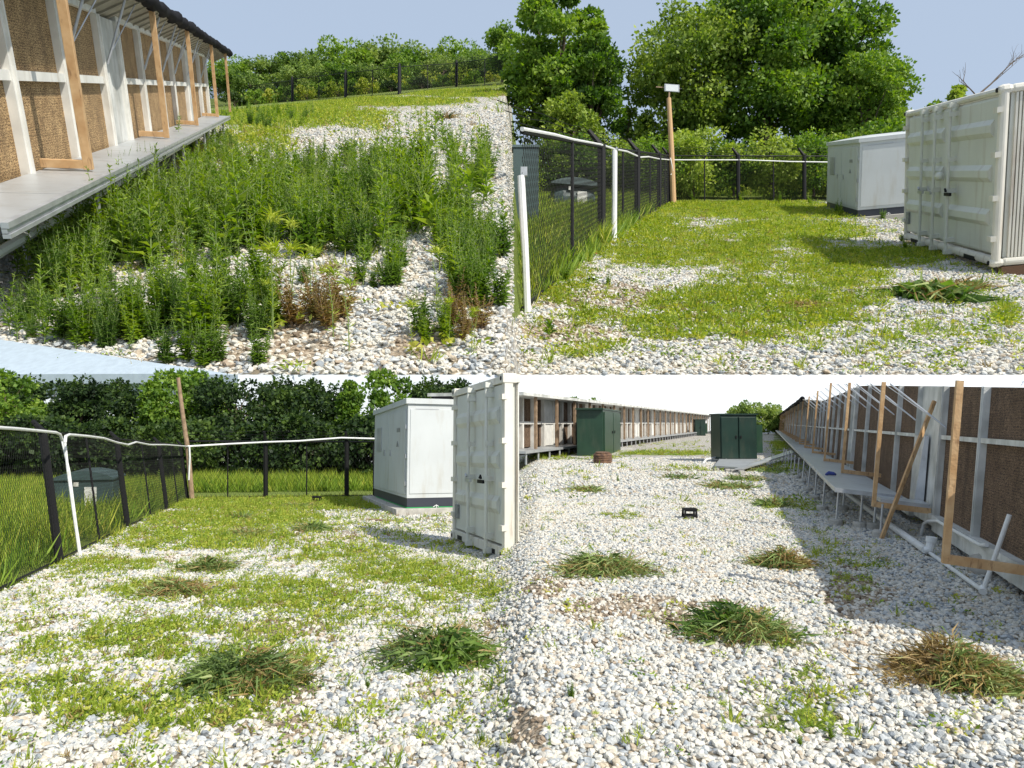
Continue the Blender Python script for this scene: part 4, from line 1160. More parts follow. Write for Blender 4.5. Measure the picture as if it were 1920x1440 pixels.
m = MB(); m.tube([wp(1723,1018), wp(1728,1000), wp(1732,982), wp(1740,977), wp(1758,977), wp(1770,984), wp(1800,1001), wp(1838,1022), wp(1850,1022)], .020, 10); m.build('pipe', M_PVC, c)
c = empty('tyre', BR.G(1860,1085), 'half hidden round drum lying in the dark under the shaded building', 'drum')
m = MB(); g = BR.G(1822,1082)+Vector((.12,.1,.10)); m.tube([g, g+Vector((.5,.25,0))], .11, 16); m.build('body', M_CONC, c)
c = empty('work_gloves', fr2.p(fr2.t_of(1558,892,hdeck)[0], tdeck*.8, hdeck), 'small crumpled dark blue cloth lying on the shaded walkway', 'cloth')
m = MB(); q = fr2.p(fr2.t_of(1558,892,hdeck)[0], fr2.t_of(1558,892,hdeck)[1], hdeck+.02)
m.tube([q+Vector((-.10,0,0)), q+Vector((-.03,.02,.03)), q+Vector((.04,-.02,.02)), q+Vector((.10,.03,0))], [.02,.04,.035,.02], 8); m.build('cloth', M_BLUE, c)

# ---- low building across the lower right yard
d = (P(1330, 808, 104) - P(975, 850, 44)); Oc = BR.G(975, 858)
A = BR.G0(930, 866); Bp = BR.G0(1330, 811)
fr3 = Frame(A, Bp-A, Vector((0,.05,1)), Vector((0,-1,0)))
Ln = (Bp-A).length
B3 = empty('pad_wall_building', fr3.M(), 'long low building with brown and white bays behind the green transformers', 'building')
hA = fr3.h_of(1120, 760, 0)[1]
hd3 = fr3.h_of(1120, 826, 0)[1]; 
u3 = 1.9
n = int(Ln/1.55)
m = MB(); f = MB(); wpn = MB(); tb = MB()
def s3(a0,a1,t0,t1,h0,h1,mb): slab(fr3,a0,a1,t0,t1,h0,h1,mb)
H3_ = hA
for i in range(n):
    a = i*1.55
    if i % 5 == 4: s3(a, a+1.55, -.3, .0, hd3, H3_, wpn)
    else:
        s3(a, a+1.55, -.3, -.12, hd3, H3_, m)
    s3(a-.09, a+.09, -.2, .06, hd3-.1, H3_, f)
    if i % 2: s3(a+.6, a+.72, .9, 1.02, hd3, H3_, tb)
s3(0, Ln, -.2, .05, (hd3+H3_)/2-.06, (hd3+H3_)/2+.06, f)
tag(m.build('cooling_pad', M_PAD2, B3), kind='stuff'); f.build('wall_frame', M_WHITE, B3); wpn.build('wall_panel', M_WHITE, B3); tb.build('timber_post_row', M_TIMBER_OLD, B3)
m = MB(); s3(0, Ln, -3, -.31, .1, H3_, m); m.build('core', M_BLACK, B3)
m = MB(); s3(0, Ln, -3.2, 1.2, H3_, H3_+.14, m); m.build('roof', M_WHITE_DIRTY, B3)
m = MB(); s3(0, Ln, .1, 1.3, hd3-.12, hd3-.02, m); m.build('deck', M_GALV_DULL, B3)
m = MB()
for i in range(n): m.tube([fr3.p(i*1.55+.3, 1.2, hd3-.1), fr3.p(i*1.55+.3, 1.2, -.1)], .05, 6)
m.build('deck_leg_row', M_GALV, B3)
# far white shed closing the gap
B4 = empty('white_shed', BR.G(1345,810), 'small pale shed far off between the two pad-walled buildings', 'building')
m = MB(); x0 = P(1296,815,108); x1 = P(1385,815,108); 
m.hexa([x0, x1, x1+Vector((0,4,0)), x0+Vector((0,4,0)), x0+Vector((0,0,2.6)), x1+Vector((0,0,2.6)), x1+Vector((0,4,2.6)), x0+Vector((0,4,2.6))]); m.build('wall', M_WHITE_DIRTY, B4)
m = MB(); m.hexa([x0+Vector((-.3,-.2,2.6)), x1+Vector((.3,-.2,2.6)), x1+Vector((.3,4.2,2.6)), x0+Vector((-.3,4.2,2.6)), x0+Vector((-.3,-.2,2.75)), x1+Vector((.3,-.2,2.75)), x1+Vector((.3,4.2,3.0)), x0+Vector((-.3,4.2,3.0))]); m.build('roof', M_GALV_DULL, B4)

# ------------------------------------------------------------------ kiosks
def site_box(site, c0, c1, c2, top_row):
    """corner frame of an upright box on a slope: near corner c0, left end c1, right end c2"""
    o = site.G(*c0); x = site.G(*c2)-o; w = x.length; x.normalize()
    z = site.n; y = z.cross(x).normalized(); dd = abs((site.G(*c1)-o).dot(y)); 
    M = Matrix(((x.x,y.x,z.x,o.x),(x.y,y.y,z.y,o.y),(x.z,y.z,z.z,o.z),(0,0,0,1)))
    h = (c0[1]-top_row)/F*o.y/z.z*1.0
    return M, w, dd, h
def poseM(rv, px, py, Y):
    a = Vector(rv); return Matrix.Translation(P(px, py, Y)) @ (Matrix.Rotation(a.length, 4, a.normalized()))
def kiosk(M, w, d, h, s, label, slab_out=.0, roof_over=.05, right_panel=False):
    K = empty('equipment_kiosk', M @ Matrix.Diagonal((s,s,s,1)), label, 'kiosk', 'white equipment kiosks')
    m = MB(); m.box(M, (0,0,.0), (w,d,.09*h)); m.build('plinth', M_KIOSK_DARK, K)
    m = MB(); m.box(M, (-.004*h,-.004*h,.09*h), (w+.004*h,d+.004*h,.95*h)); m.build('wall', M_KIOSK, K, bevel=.004)
    e = roof_over*h*.5
    m = MB(); m.box(M, (-e,-e,.95*h), (w+e,d+e,1.0*h))
    m.add([M @ Vector(p) for p in ((-e,-e,h),(w+e,-e,h),(w+e,d+e,h),(-e,d+e,h),(w*.3,d*.3,h*1.035),(w*.7,d*.3,h*1.035),(w*.7,d*.7,h*1.035),(w*.3,d*.7,h*1.035))], [(0,1,5,4),(1,2,6,5),(2,3,7,6),(3,0,4,7),(4,5,6,7)])
    m.build('roof', M_KIOSK, K)
    # left face: two doors with a seam, louvre, plates, hinges, lock
    for i, (y0, y1) in enumerate(((.03*d,.485*d),(.495*d,.97*d))):
        m = MB(); m.box(M, (-.014*h, y0, .12*h), (-.0045*h, y1, .90*h)); dr = m.build('door', M_KIOSK, K, bevel=.003)
        m = MB(); yy = y1-.08*d if i == 0 else y0+.1*d
        m.box(M, (-.024*h, yy, .47*h), (-.0145*h, yy+.02*d, .53*h)); m.build('handle', M_GALV, dr)
    m = MB(); m.box(M, (-.022*h,.70*d,.52*h), (-.0145*h,.86*d,.78*h)); m.build('louvre', M_GALV_DULL, K)
    m = MB(); m.box(M, (-.0185*h,.16*d,.70*h), (-.0145*h,.24*d,.74*h)); m.build('name_plate', M_SCREEN, K)
    m = MB(); tri = [(-.0145*h,.19*d,.56*h),(-.0145*h,.25*d,.56*h),(-.0145*h,.22*d,.615*h)]
    m.add([M @ Vector(p) for p in tri]+[M @ Vector((-.019*h,p[1],p[2])) for p in tri], [(0,1,2),(5,4,3),(0,3,4,1),(1,4,5,2),(2,5,3,0)]); m.build('warning_sign', M_SCREEN, K)
    for z in (.2,.45,.72):
        m = MB(); m.box(M, (-.02*h,.012*d,z*h), (-.0045*h,.028*d,(z+.04)*h)); m.build('hinge', M_GALV, K)
    # right face: recessed panel line
    m = MB(); m.box(M, (.03*w,-.010*h,.13*h), (.97*w,-.0045*h,.90*h)); m.build('side_panel', M_KIOSK, K, bevel=.003)
    m = MB(); m.box(M, (.10*w,-.013*h,.90*h), (.45*w,-.0105*h,.905*h)); m.build('drip_edge', M_GALV_DULL, K)
    return K
# lower left
RAISED = Site(1.43, -132/F, 0.0, 1.0); RAISED.G = RAISED.G0
M, w, dd, h = site_box(RAISED, (763,953), (701,930), (905,950), 744)
w = (RAISED.G(890,950)-RAISED.G(763,953)).length
yk = (RAISED.G(701,930)-RAISED.G(763,953)); dd = min(yk.length, 7); yk.normalize(); zk = BL.n; xk = yk.cross(zk).normalized(); ok_ = RAISED.G(763,953)
M = Matrix(((xk.x,yk.x,zk.x,ok_.x),(xk.y,yk.y,zk.y,ok_.y),(xk.z,yk.z,zk.z,ok_.z),(0,0,0,1)))
kiosk(M, w, dd, h*.985, 1, 'white kiosk on a concrete slab in the shaded lower left yard')
c = empty('concrete_slab', M, 'low raised concrete slab under the lower left kiosk', 'slab')
Mi = M.copy(); gc = M.inverted()
p0 = gc @ BL.G(735,972)
m = MB(); dz = -.17
m.box(M, (-.34,-.30,dz-.02), (w+1.0, dd+.3, -.002)); m.build('slab', M_CONC, c, bevel=.01)
# lift kiosk base note: slab top is the kiosk floor
c = empty('green_hose', M, 'thin green hose looped round the foot of the lower left kiosk', 'hose')
m = MB(); m.tube([M @ Vector(p) for p in ((-.02,dd*.9,.015),(-.03,.0,.015),(-.02,-.03,.012),(w*.5,-.04,.012),(w,-.05,.012))], .012, 6); m.build('hose', M_HOSE, c)
c = empty('hose_tap', M @ Vector((w*.4,-.08,0)), 'small white forked tap in front of the lower left kiosk plinth', 'tap')
m = MB(); q = Vector((w*.42,-.08,0)); m.tube([M @ (q), M @ (q+Vector((0,0,.07)))], .010, 6); m.tube([M @ (q+Vector((-.09,0,.02))), M @ (q+Vector((0,0,.075))), M @ (q+Vector((.06,0,.035)))], .010, 6); m.build('pipe', M_PVC, c)
# upper right, pose from its corners
Yk = TR.G(1608, 410).y*1.0
k_ = Yk/100
M = poseM((.2977,-.0687,-.2414), 1608.1, 407.1, Yk)
w, dd, h = 9.5*k_, 22.8*k_, 10.77*k_*1.0
kiosk(M @ Matrix.Translation((0,0,.0)), w, dd, h, 21, 'white kiosk with a bright sunlit side beyond the container in the upper right yard')
c = empty('concrete_slab', M, 'flat concrete slab under the sunlit upper right kiosk', 'slab')
m = MB(); m.box(M, (-1.0*k_,-.75*k_,-.9*k_), (w+1.2*k_, dd*1.02, -.01)); m.build('slab', M_CONC, c)
c = empty('hose_tap', M @ Vector((w*.45,-.4,0)), 'small white forked tap at the foot of the sunlit kiosk', 'tap')
m = MB(); q = Vector((w*.42,-.5,0)); m.tube([M @ (q), M @ (q+Vector((0,0,1.3)))], .16, 6); m.tube([M @ (q+Vector((-1.4,0,.3))), M @ (q+Vector((0,0,1.3))), M @ (q+Vector((1.0,0,.5)))], .16, 6); m.build('pipe', M_PVC, c)

# ------------------------------------------------------------------ containers
def container(M, w, h, L, s, label, bars, seam, fold=True, sideribs=True, left_to=None):
    """door end in the local plane y=0 from x=-w to 0, z up, body towards +y"""
    K = empty('shipping_container', M @ Matrix.Diagonal((s,s,s,1)), label, 'container', 'white shipping containers')
    px_ = .045*min(w, h)
    m = MB(); m.box(M, (-w+px_*.6,.06*h,.05*h), (-px_*.6, L, .97*h)); m.build('body', M_CREAM, K)
    m = MB()
    m.box(M, (-w,0,0), (-w+px_,.05*h,h)); m.box(M, (-px_,0,0), (0,.05*h,h))
    m.box(M, (-w+px_,0,.955*h), (-px_,.05*h,.995*h)); m.box(M, (-w+px_,0,.005*h), (-px_,.05*h,.06*h))
    m.box(M, (-px_,.05*h,.0), (0.0, L, .05*h)); m.box(M, (-px_,.05*h,.955*h), (0.0, L, h))
    m.build('door_frame', M_CREAM_EDGE, K, bevel=.002*h)
    for (x, z) in ((-w,0),(-w,.955*h),(-1.3*px_,0),(-1.3*px_,.955*h)):
        m = MB(); m.box(M, (x-.004*h,-.012*h,z-.004*h), (x+1.3*px_+.004*h,.07*h,z+.05*h)); cc = m.build('corner_casting', M_CREAM_EDGE, K, bevel=.004*h)
        m = MB(); m.tube([M @ Vector((x+.65*px_,-.0135*h,z+.024*h)), M @ Vector((x+.65*px_,-.006*h,z+.024*h))], .013*h, 12); m.build('hole', M_BLACK, cc)
    # doors with pressed ribs
    edges = [-w+px_] + seam + [-px_]
    for i in range(len(edges)-1):
        x0, x1 = edges[i]+.008*h, edges[i+1]-.008*h
        m = MB(); m.box(M, (x0, .012*h, .07*h), (x1, .05*h, .95*h)); dr = m.build('door', M_CREAM, K, bevel=.003*h)
        m = MB()
        for zc in (.28,.53,.78) if len(edges) > 2 or True else ():
            xa, xb = x0+.06*(x1-x0), x1-.06*(x1-x0)
            a, b, c_, d_ = zc*h+.05*h, zc*h+.02*h, zc*h-.02*h, zc*h-.05*h
            yo, yi = .0125*h, -.010*h
            m.add([M @ Vector(p) for p in ((xa,yo,a),(xb,yo,a),(xb,yi,b),(xa,yi,b),(xa,yi,c_),(xb,yi,c_),(xb,yo,d_),(xa,yo,d_))], [(0,3,2,1),(3,4,5,2),(4,7,6,5),(0,7,4,3),(1,2,5,6)])
        m.build('pressed_rib', M_CREAM, dr)
    for i, x in enumerate(bars):
        m = MB(); r = .010*h
        m.tube([M @ Vector((x,-.03*h,.02*h)), M @ Vector((x,-.03*h,.975*h))], r, 10)
        for z in (.02,.10,.42,.62,.90,.955):
            big = z in (.02,.10,.90,.955)
            m.box(M, (x-(.02 if big else .014)*h, -.042*h, z*h-.012*h), (x+(.02 if big else .014)*h, .012*h, z*h+.016*h))
        lb = m.build('locking_bar', M_CREAM, K)
        m = MB(); hx = .10*h if i % 2 == 0 else -.10*h
        m.box(M, (min(x,x+hx), -.052*h, .395*h), (max(x,x+hx), -.038*h, .415*h)); 
        m.tube([M @ Vector((x+hx*.3,-.05*h,.42*h)), M @ Vector((x+hx*.3,-.055*h,.44*h)), M @ Vector((x+hx*.45,-.055*h,.425*h))], .007*h, 6)
        m.build('handle', M_GALV if i != len(bars)-1 else M_BLACK, lb)
    m = MB(); m.box(M, (-w+px_+.02*w,-.003*h,.14*h), (-w+px_+.02*w+.065*h,.0118*h,.23*h)); m.build('data_plate', M_SCREEN, K)
    if len(seam):
        m = MB(); m.box(M, (seam[0]-.045*h,-.06*h,.49*h), (seam[0]+.045*h,-.012*h,.545*h)); m.build('lock_box', M_CREAM, K, bevel=.003*h)
    for z in (.15,.38,.62,.86):
        for x in (-w, -px_*1.4):
            m = MB(); m.box(M, (x+px_*.2,-.016*h,z*h), (x+px_*1.5,.0119*h,z*h+.03*h)); m.build('hinge', M_CREAM_EDGE, K)
    # corrugated side wall (right) as vertical ribs
    m = MB(); n = 26
    for i in range(n):
        y0 = .08*h + (L-.1*h)*i/n; m.box(M, (-px_*.6, y0, .05*h), (-px_*.25, y0+(L/n)*.5, .955*h))
    m.build('side_wall', M_CREAM_EDGE, K)
    for x in (-w+.12*w, -.25*w):
        m = MB(); m.box(M, (x,-.0015*h,.008*h), (x+.10*w,.02*h,.035*h)); m.build('fork_pocket', M_BLACK, K)
    return K
Yc = TR.G(1860, 516).y; kc = Yc/100
M = poseM((.3057,.1489,-1.8067), 1860, 501.9, Yc)
# local x of the fit runs along the door end (left corner at -x); body must go away from the camera
w, h = 43.55*kc, 24.6*kc
fitY = (M.to_3x3() @ Vector((0,1,0)))
sgn = 1 if fitY.x > 0 else -1
container(M, w, h, 14*kc, 21, 'big white container with closed double doors at the right of the upper right yard', [-w*.70,-w*.545,-w*.385], [-w*.47], True)
c = empty('sleeper', M, 'dark wooden block under the near corner of the upper right container', 'block')
m = MB(); m.box(M, (-.04*w,.05*h,-.055*h), (.0,10*kc,-.002*h)); m.build('block', M_RUST, c)
# lower left container (its left door only stands in view)
o_ = BL.G0(848, 1014); dirx = (BL.G0(960,1062)-o_); zz = BL.n; x_ = dirx.normalized(); y_ = zz.cross(x_).normalized()
wd = dirx.length*.90
M = Matrix(((x_.x,y_.x,zz.x,o_.x),(x_.y,y_.y,zz.y,o_.y),(x_.z,y_.z,zz.z,o_.z),(0,0,0,1))) @ Matrix.Translation((wd,0,.05))
hh_ = (1.50 - o_.z - .05)
container(M, wd, hh_, .26, 1, 'white container with rusty frame edge beside the lower left kiosk', [-wd*.56,-wd*.22], [], True)

# ------------------------------------------------------------------ poles, floodlight
c = empty('light_pole', TR.G(1263,383), 'slim timber pole carrying a white floodlight in the upper right yard', 'light pole')
y = TR.G(1263,383).y
m = MB(); m.tube([P(1263,385,y), P(1259,280,y), P(1254,184,y)], [.125*21*.9,.115*21*.9,.085*21], 10); m.build('pole', M_TIMBER, c)
m = MB(); m.beam(P(1230,163,y), P(1275,166,y), .5, .8, (0,0,1)); m.tube([P(1254,186,y), P(1255,172,y)], .8, 8); m.build('crossarm', M_TIMBER_OLD, c)
m = MB(); 
q = [P(1246,157,y-2.2), P(1274,159,y-2.2), P(1274,173,y-1), P(1246,171,y-1)]
m.hexa([v_+Vector((0,1.4,.4)) for v_ in (q[3],q[2],q[1],q[0])] + [q[3],q[2],q[1],q[0]]); fl = m.build('floodlight', M_GALV, c, bevel=.1)
m = MB(); cc = sum(q, Vector())/4
q2 = [cc+(v_-cc)*.84 + Vector((0,-.12,-.04)) for v_ in q]; m.hexa([v_+Vector((0,.2,.05)) for v_ in (q2[3],q2[2],q2[1],q2[0])] + [q2[3],q2[2],q2[1],q2[0]]); m.build('glass', M_LAMP, fl)
m = MB(); m.tube([P(1257,296,y-1.6), P(1262,320,y-1.8), P(1258,328,y-1.6)], .5, 6); m.build('cable', M_PVC, c)
c = empty('timber_pole', BL.G(359,937), 'bare timber pole leaning at the back corner of the lower left fence', 'pole')
y = BL.G(359,937).y-.2
m = MB(); m.tube([P(360,937,y), P(353,850,y), P(343,780,y), P(334,708,y)], [.085,.08,.07,.062], 10); m.build('pole', M_TIMBER_OLD, c)
m = MB(); m.tube([P(355,836,y-.1), P(356,858,y-.1), P(354,900,y-.1)], .03, 6); m.build('cable', M_PVC, c)

# ------------------------------------------------------------------ pad transformers outside the fences
def round_transformer(site, pl, pr_, row_b, row_t, label, unit_):
    a, b = site.G(pl, row_b), site.G(pr_, row_b-1.5)
    x = (b-a); w = x.length; x.normalize(); z = Vector((0,0,1)); y = z.cross(x).normalized(); x = y.cross(z)
    M = Matrix(((x.x,y.x,z.x,a.x),(x.y,y.y,z.y,a.y),(x.z,y.z,z.z,a.z),(0,0,0,1)))
    h = (row_b-row_t)/F*a.y
    c = empty('pad_transformer', M @ Matrix.Diagonal((unit_,)*3+(1,)), label, 'transformer', 'domed green transformers outside the fences')
    m = MB(); d_ = w*.5
    m.box(M, (0,0,-.1*h), (w,d_,.82*h)); m.build('cabinet', M_TXF, c, bevel=.02*unit_)
    m = MB(); n = 10; vs = []; fs = []
    for i in range(n+1):
        t = i/n; zz_ = .82*h + .18*h*math.sin(math.pi*t)**.8
        vs += [M @ Vector((-.03*w+1.06*w*t, -.04*w, zz_)), M @ Vector((-.03*w+1.06*w*t, d_+.04*w, zz_)), M @ Vector((-.03*w+1.06*w*t, -.04*w, .79*h)), M @ Vector((-.03*w+1.06*w*t, d_+.04*w, .79*h))]
    for i in range(n):
        k = i*4; fs += [(k,k+4,k+5,k+1), (k+2,k+6,k+4,k), (k+1,k+5,k+7,k+3), (k+3,k+7,k+6,k+2)]
    fs += [(0,1,3,2),(n*4+2,n*4+3,n*4+1,n*4)]
    m.add(vs, fs); m.build('lid', M_TXF, c)
    m = MB(); m.box(M, (.52*w,-.012*w,.15*h), (.72*w,.003*w,.62*h)); m.build('notice', M_WHITE, c)
    m = MB(); m.box(M, (.34*w,-.012*w,.64*h), (.42*w,.003*w,.74*h)); m.build('warning_label', M_WHITE, c)
    return c
round_transformer(TR, 1035, 1125, 396, 330, 'domed green transformer with a white notice seen through the upper right fence', 21)
round_transformer(BL, 100, 212, 965, 884, 'domed grey-green transformer with a white notice seen through the lower left fence', 1)
c = empty('shade_cabinet', TR.G(990,420), 'plain green-grey cabinet at the left edge behind the upper right fence', 'cabinet')
y = TR.G(990,430).y; m = MB(); a_ = P(962,430,y); b_ = P(1010,430,y); m.hexa([a_, b_, b_+Vector((0,8,0)), a_+Vector((0,8,0)), a_+Vector((0,0,.118*y)), b_+Vector((0,0,.118*y)), b_+Vector((0,8,.118*y)), a_+Vector((0,8,.118*y))]); m.build('case', M_TXF, c, bevel=.2)
m = MB(); m.hexa([a_+Vector((-.6,-.6,.118*y)), b_+Vector((.6,-.6,.118*y)), b_+Vector((.6,8.6,.118*y)), a_+Vector((-.6,8.6,.118*y)), a_+Vector((-.3,-.3,.122*y)), b_+Vector((.3,-.3,.122*y)), b_+Vector((.3,8.3,.122*y)), a_+Vector((-.3,8.3,.122*y))]); m.build('lid', M_TXF, c)

# ------------------------------------------------------------------ green cabinets of the lower right yard
def cabinet(Mx, w, d_, h, label, s=1, doors=2, fins=True, group='green transformer cabinets', mt=None):
    mt = mt or M_GREEN
    K = empty('transformer_cabinet', Mx, label, 'transformer', group)
    m = MB(); m.box(Mx, (0,0,0), (w,d_,h)); m.build('case', mt, K, bevel=.01)
    for i in range(doors):
        x0 = w*(.02+i*.96/doors); x1 = w*(.02+(i+1)*.96/doors)-.01*w
        m = MB(); m.box(Mx, (x0+.008*w,-.06,.03*h), (x1-.012*w,-.004,.95*h)); dr = m.build('door', mt, K, bevel=.008)
        m = MB(); xh = x1-.08*w if i == 0 else x0+.04*w
        m.box(Mx, (xh,-.09,.48*h), (xh+.035*w,-.061,.54*h)); m.build('handle', M_BLACK, dr)
    m = MB(); m.box(Mx, (-.03*w,-.05,h), (w*1.03,d_+.03,h*1.03)); m.build('lid', mt, K)
    if fins:
        m = MB(); n = 9
        for i in range(n):
            y0 = d_*(.2+.7*i/n); m.box(Mx, (w,y0,.15*h), (w+.22*w,y0+.035*d_,.78*h))
        m.build('cooling_fins', M_GREEN2, K)
    return K
def gmat(site, pa, pb):
    a, b = site.G(*pa), site.G(*pb); x = (b-a); w = x.length; x.normalize(); z = site.n; y = z.cross(x).normalized()
    return Matrix(((x.x,y.x,z.x,a.x),(x.y,y.y,z.y,a.y),(x.z,y.z,z.z,a.z),(0,0,0,1))), w
M, w = gmat(BR, (1351,868), (1420,868)); hrow = (868-778)/F*BR.G(1385,868).y
cabinet(M @ Matrix.Translation((0,0,.12)), w, w*.9, hrow-.12, 'dark green double door transformer cabinet standing on the pale ramped deck')
M, w, dd, h_ = site_box(BR, (1131,858), (1104,851), (1163,846), 768)
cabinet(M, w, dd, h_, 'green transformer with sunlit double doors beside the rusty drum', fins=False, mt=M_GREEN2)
M, w2 = gmat(BR, (1079,850), (1103,850)); ht = (850-779)/F*BR.G(1090,850).y
cabinet(M, w2, .9, ht, 'dark green tank left of the sunlit double doors', doors=2, fins=False)
M, w = gmat(BR, (1065,843), (1078,843)); cabinet(M, w, .8, ht*.9, 'black radiator bank at the far left of the green transformers', doors=3, fins=False, mt=M_BLACK)
M, w = gmat(BR, (1303,817), (1323,817)); cabinet(M, w, w, (817-787)/F*BR.G(1310,817).y, 'small distant green transformer in front of the long low building', doors=2)
M, w = gmat(BR, (1341,812), (1349,812)); cabinet(M, w, w, (812-787)/F*BR.G(1345,812).y, 'small distant dark red cabinet near the far shed', doors=1, fins=False, group=None, mt=M_RED)
# pads under them
c = empty('concrete_slab', BR.G(1110,862), 'thin concrete pad under the left green transformers', 'slab')
m = MB(); q = [BR.G(1062,858), BR.G(1120,866), BR.G(1188,842), BR.G(1120,838)]; m.hexa([v_ - Vector((0,0,.02)) for v_ in q]+[v_+Vector((0,0,.06)) for v_ in q]); m.build('slab', M_CONC, c)
# rusty drum in front
c = empty('rusty_drum', BR.G(1130,869), 'rusty ribbed drum standing on the gravel before the left green transformer', 'drum')
g = BR.G(1130,869); r_ = 17.5/F*g.y; m = MB(); H_ = 22/F*g.y
prof = [(0,1),(.1,.97),(.14,1.02),(.3,.98),(.34,1.03),(.5,.98),(.54,1.03),(.7,.97),(.74,1.02),(.86,.9)]
m.tube([g+Vector((0,0,H_*a)) for a, b in prof], [r_*b for a, b in prof], 20); m.build('body', M_RUST, c)
m = MB(); m.tube([g+Vector((0,0,H_*.86)), g+Vector((0,0,H_*.97))], r_*.78, 20); m.build('cap', M_RUST, c)
# pallet deck around the right cabinet
c = empty('pale_deck', BR.G(1390,878), 'pale ramped deck on short blocks under the right green cabinet', 'deck')
m = MB(); z_ = BR.n*.16
q = [BR.G(1340,882), BR.G(1393,886), BR.G(1425,866), BR.G(1350,866)]; m.hexa([v_+z_*.6 for v_ in q]+[v_+z_ for v_ in q]); m.build('platform', M_GALV_DULL, c)
m = MB(); q = [BR.G(1378,888), BR.G(1394,888), BR.G(1492,867), BR.G(1484,862)]; hh2 = [.16,.16,.42,.42]
m.hexa([v_+BR.n*(k-.04) for v_, k in zip(q, hh2)]+[v_+BR.n*k for v_, k in zip(q, hh2)]); m.build('ramp', M_GALV_DULL, c)
for px, py in ((1344,884),(1366,886),(1376,887),(1392,889),(1418,880),(1424,877)):
    g = BR.G(px, py); m = MB(); m.box(Matrix.Translation(g), (-.08,-.02,-.01), (.08,.16,.10)); m.build('block', M_CONC, c)
m = MB(); m.tube([BR.G(1318,870)+Vector((0,0,.02)), BR.G(1324,868)+Vector((0,0,.14)), BR.G(1345,866)+Vector((0,0,.19)), BR.G(1362,868)+Vector((0,0,.19))], .04, 8); m.build('pipe', M_PVC, c)

# ------------------------------------------------------------------ black folding stools
def stool(site, pl, pr_, row_b, row_t, label, open_side=True, yaw=0):
    M, w = gmat(site, (pl,row_b), (pr_,row_b)); M = M @ Matrix.Rotation(yaw, 4, 'Z'); h = (row_b-row_t)/F*site.G(pl,row_b).y
    K = empty('folding_stool', M, label, 'stool', 'black folding step stools')
    d_ = w*.75; t = .05*w
    m = MB(); m.box(M, (-.01*w,-.02*w,h*.88), (w*1.01,d_,h)); 
    for i in range(7):
        for j in range(5): m.box(M, (w*(.06+i*.13), d_*(.08+j*.19), h), (w*(.06+i*.13)+.05*w, d_*(.08+j*.19)+.07*d_, h*1.015))
    m.build('top', M_BLACK, K)
    for y0 in (0, d_-t):
        m = MB()
        m.add([M @ Vector(p) for p in [(-.04*w,y0,0),(.14*w,y0,0),(.16*w,y0,h*.88),(.03*w,y0,h*.88),(-.04*w,y0+t,0),(.14*w,y0+t,0),(.16*w,y0+t,h*.88),(.03*w,y0+t,h*.88)]], [(0,1,2,3),(7,6,5,4),(0,3,7,4),(1,5,6,2),(0,4,5,1)])
        m.add([M @ Vector(p) for p in [(.86*w,y0,0),(1.04*w,y0,0),(.97*w,y0,h*.88),(.84*w,y0,h*.88),(.86*w,y0+t,0),(1.04*w,y0+t,0),(.97*w,y0+t,h*.88),(.84*w,y0+t,h*.88)]], [(0,1,2,3),(7,6,5,4),(0,3,7,4),(1,5,6,2),(0,4,5,1)])
        m.box(M, (.14*w,y0+.002,h*.26), (.86*w,y0+t-.002,h*.44)); m.box(M, (.14*w,y0+.002,h*.74), (.86*w,y0+t-.002,h*.88)); m.box(M, (.10*w,y0+.002,0), (.9*w,y0+t-.002,h*.07))
        m.build('side_leg', M_BLACK, K)
stool(BR, 1283, 1308, 974, 954, 'black folding step stool standing alone on the bright lower right gravel')
stool(BL, 584, 600, 943, 931, 'small black folding step stool on grass near the lower left back fence')
c = empty('plank', BL.G(728,977), 'short weathered plank lying on the gravel before the lower left slab', 'plank')
m = MB(); m.beam(BL.G(686,976)+Vector((0,0,.03)), BL.G(738,979)+Vector((0,0,.03)), .10, .03, (0,0,1)); m.build('board', M_TIMBER_OLD, c)

# litter by the upper right fence
def litter(site, px, py, size, mt, label, name='plastic_scrap', cat='litter'):
    g = site.G(px, py); s_ = site.unit*size; rr_ = random.Random(px)
    c = empty(name, g, label, cat)
    m = MB(); n = 7; vs = [g+site.n*(s_*.5)]; 
    for i in range(n): a = 6.283*i/n; k = s_*rr_.uniform(.6,1.2); vs.append(g+Vector((math.cos(a)*k*1.3, math.sin(a)*k, 0))+site.n*(s_*rr_.uniform(.05,.35)))
    m.add(vs, [(0, i+1, (i+1) % n+1) for i in range(n)]); m.build('sheet', mt, c)
litter(TR, 1112, 478, .10, M_RED, 'red and white crumpled wrapper at the foot of the upper right fence')
litter(TR, 1128, 466, .08, M_RED, 'small orange-red scrap against the thick fence post')
litter(TR, 1166, 437, .13, M_LITTER, 'pale crumpled plastic bag in the grass by the fence')
litter(TR, 1112, 527, .12, M_LITTER, 'clear flattened plastic bottle on the bare gravel patch')
litter(BL, 336, 945, .09, M_LITTER, 'grey crumpled bag at the back corner of the lower left fence')

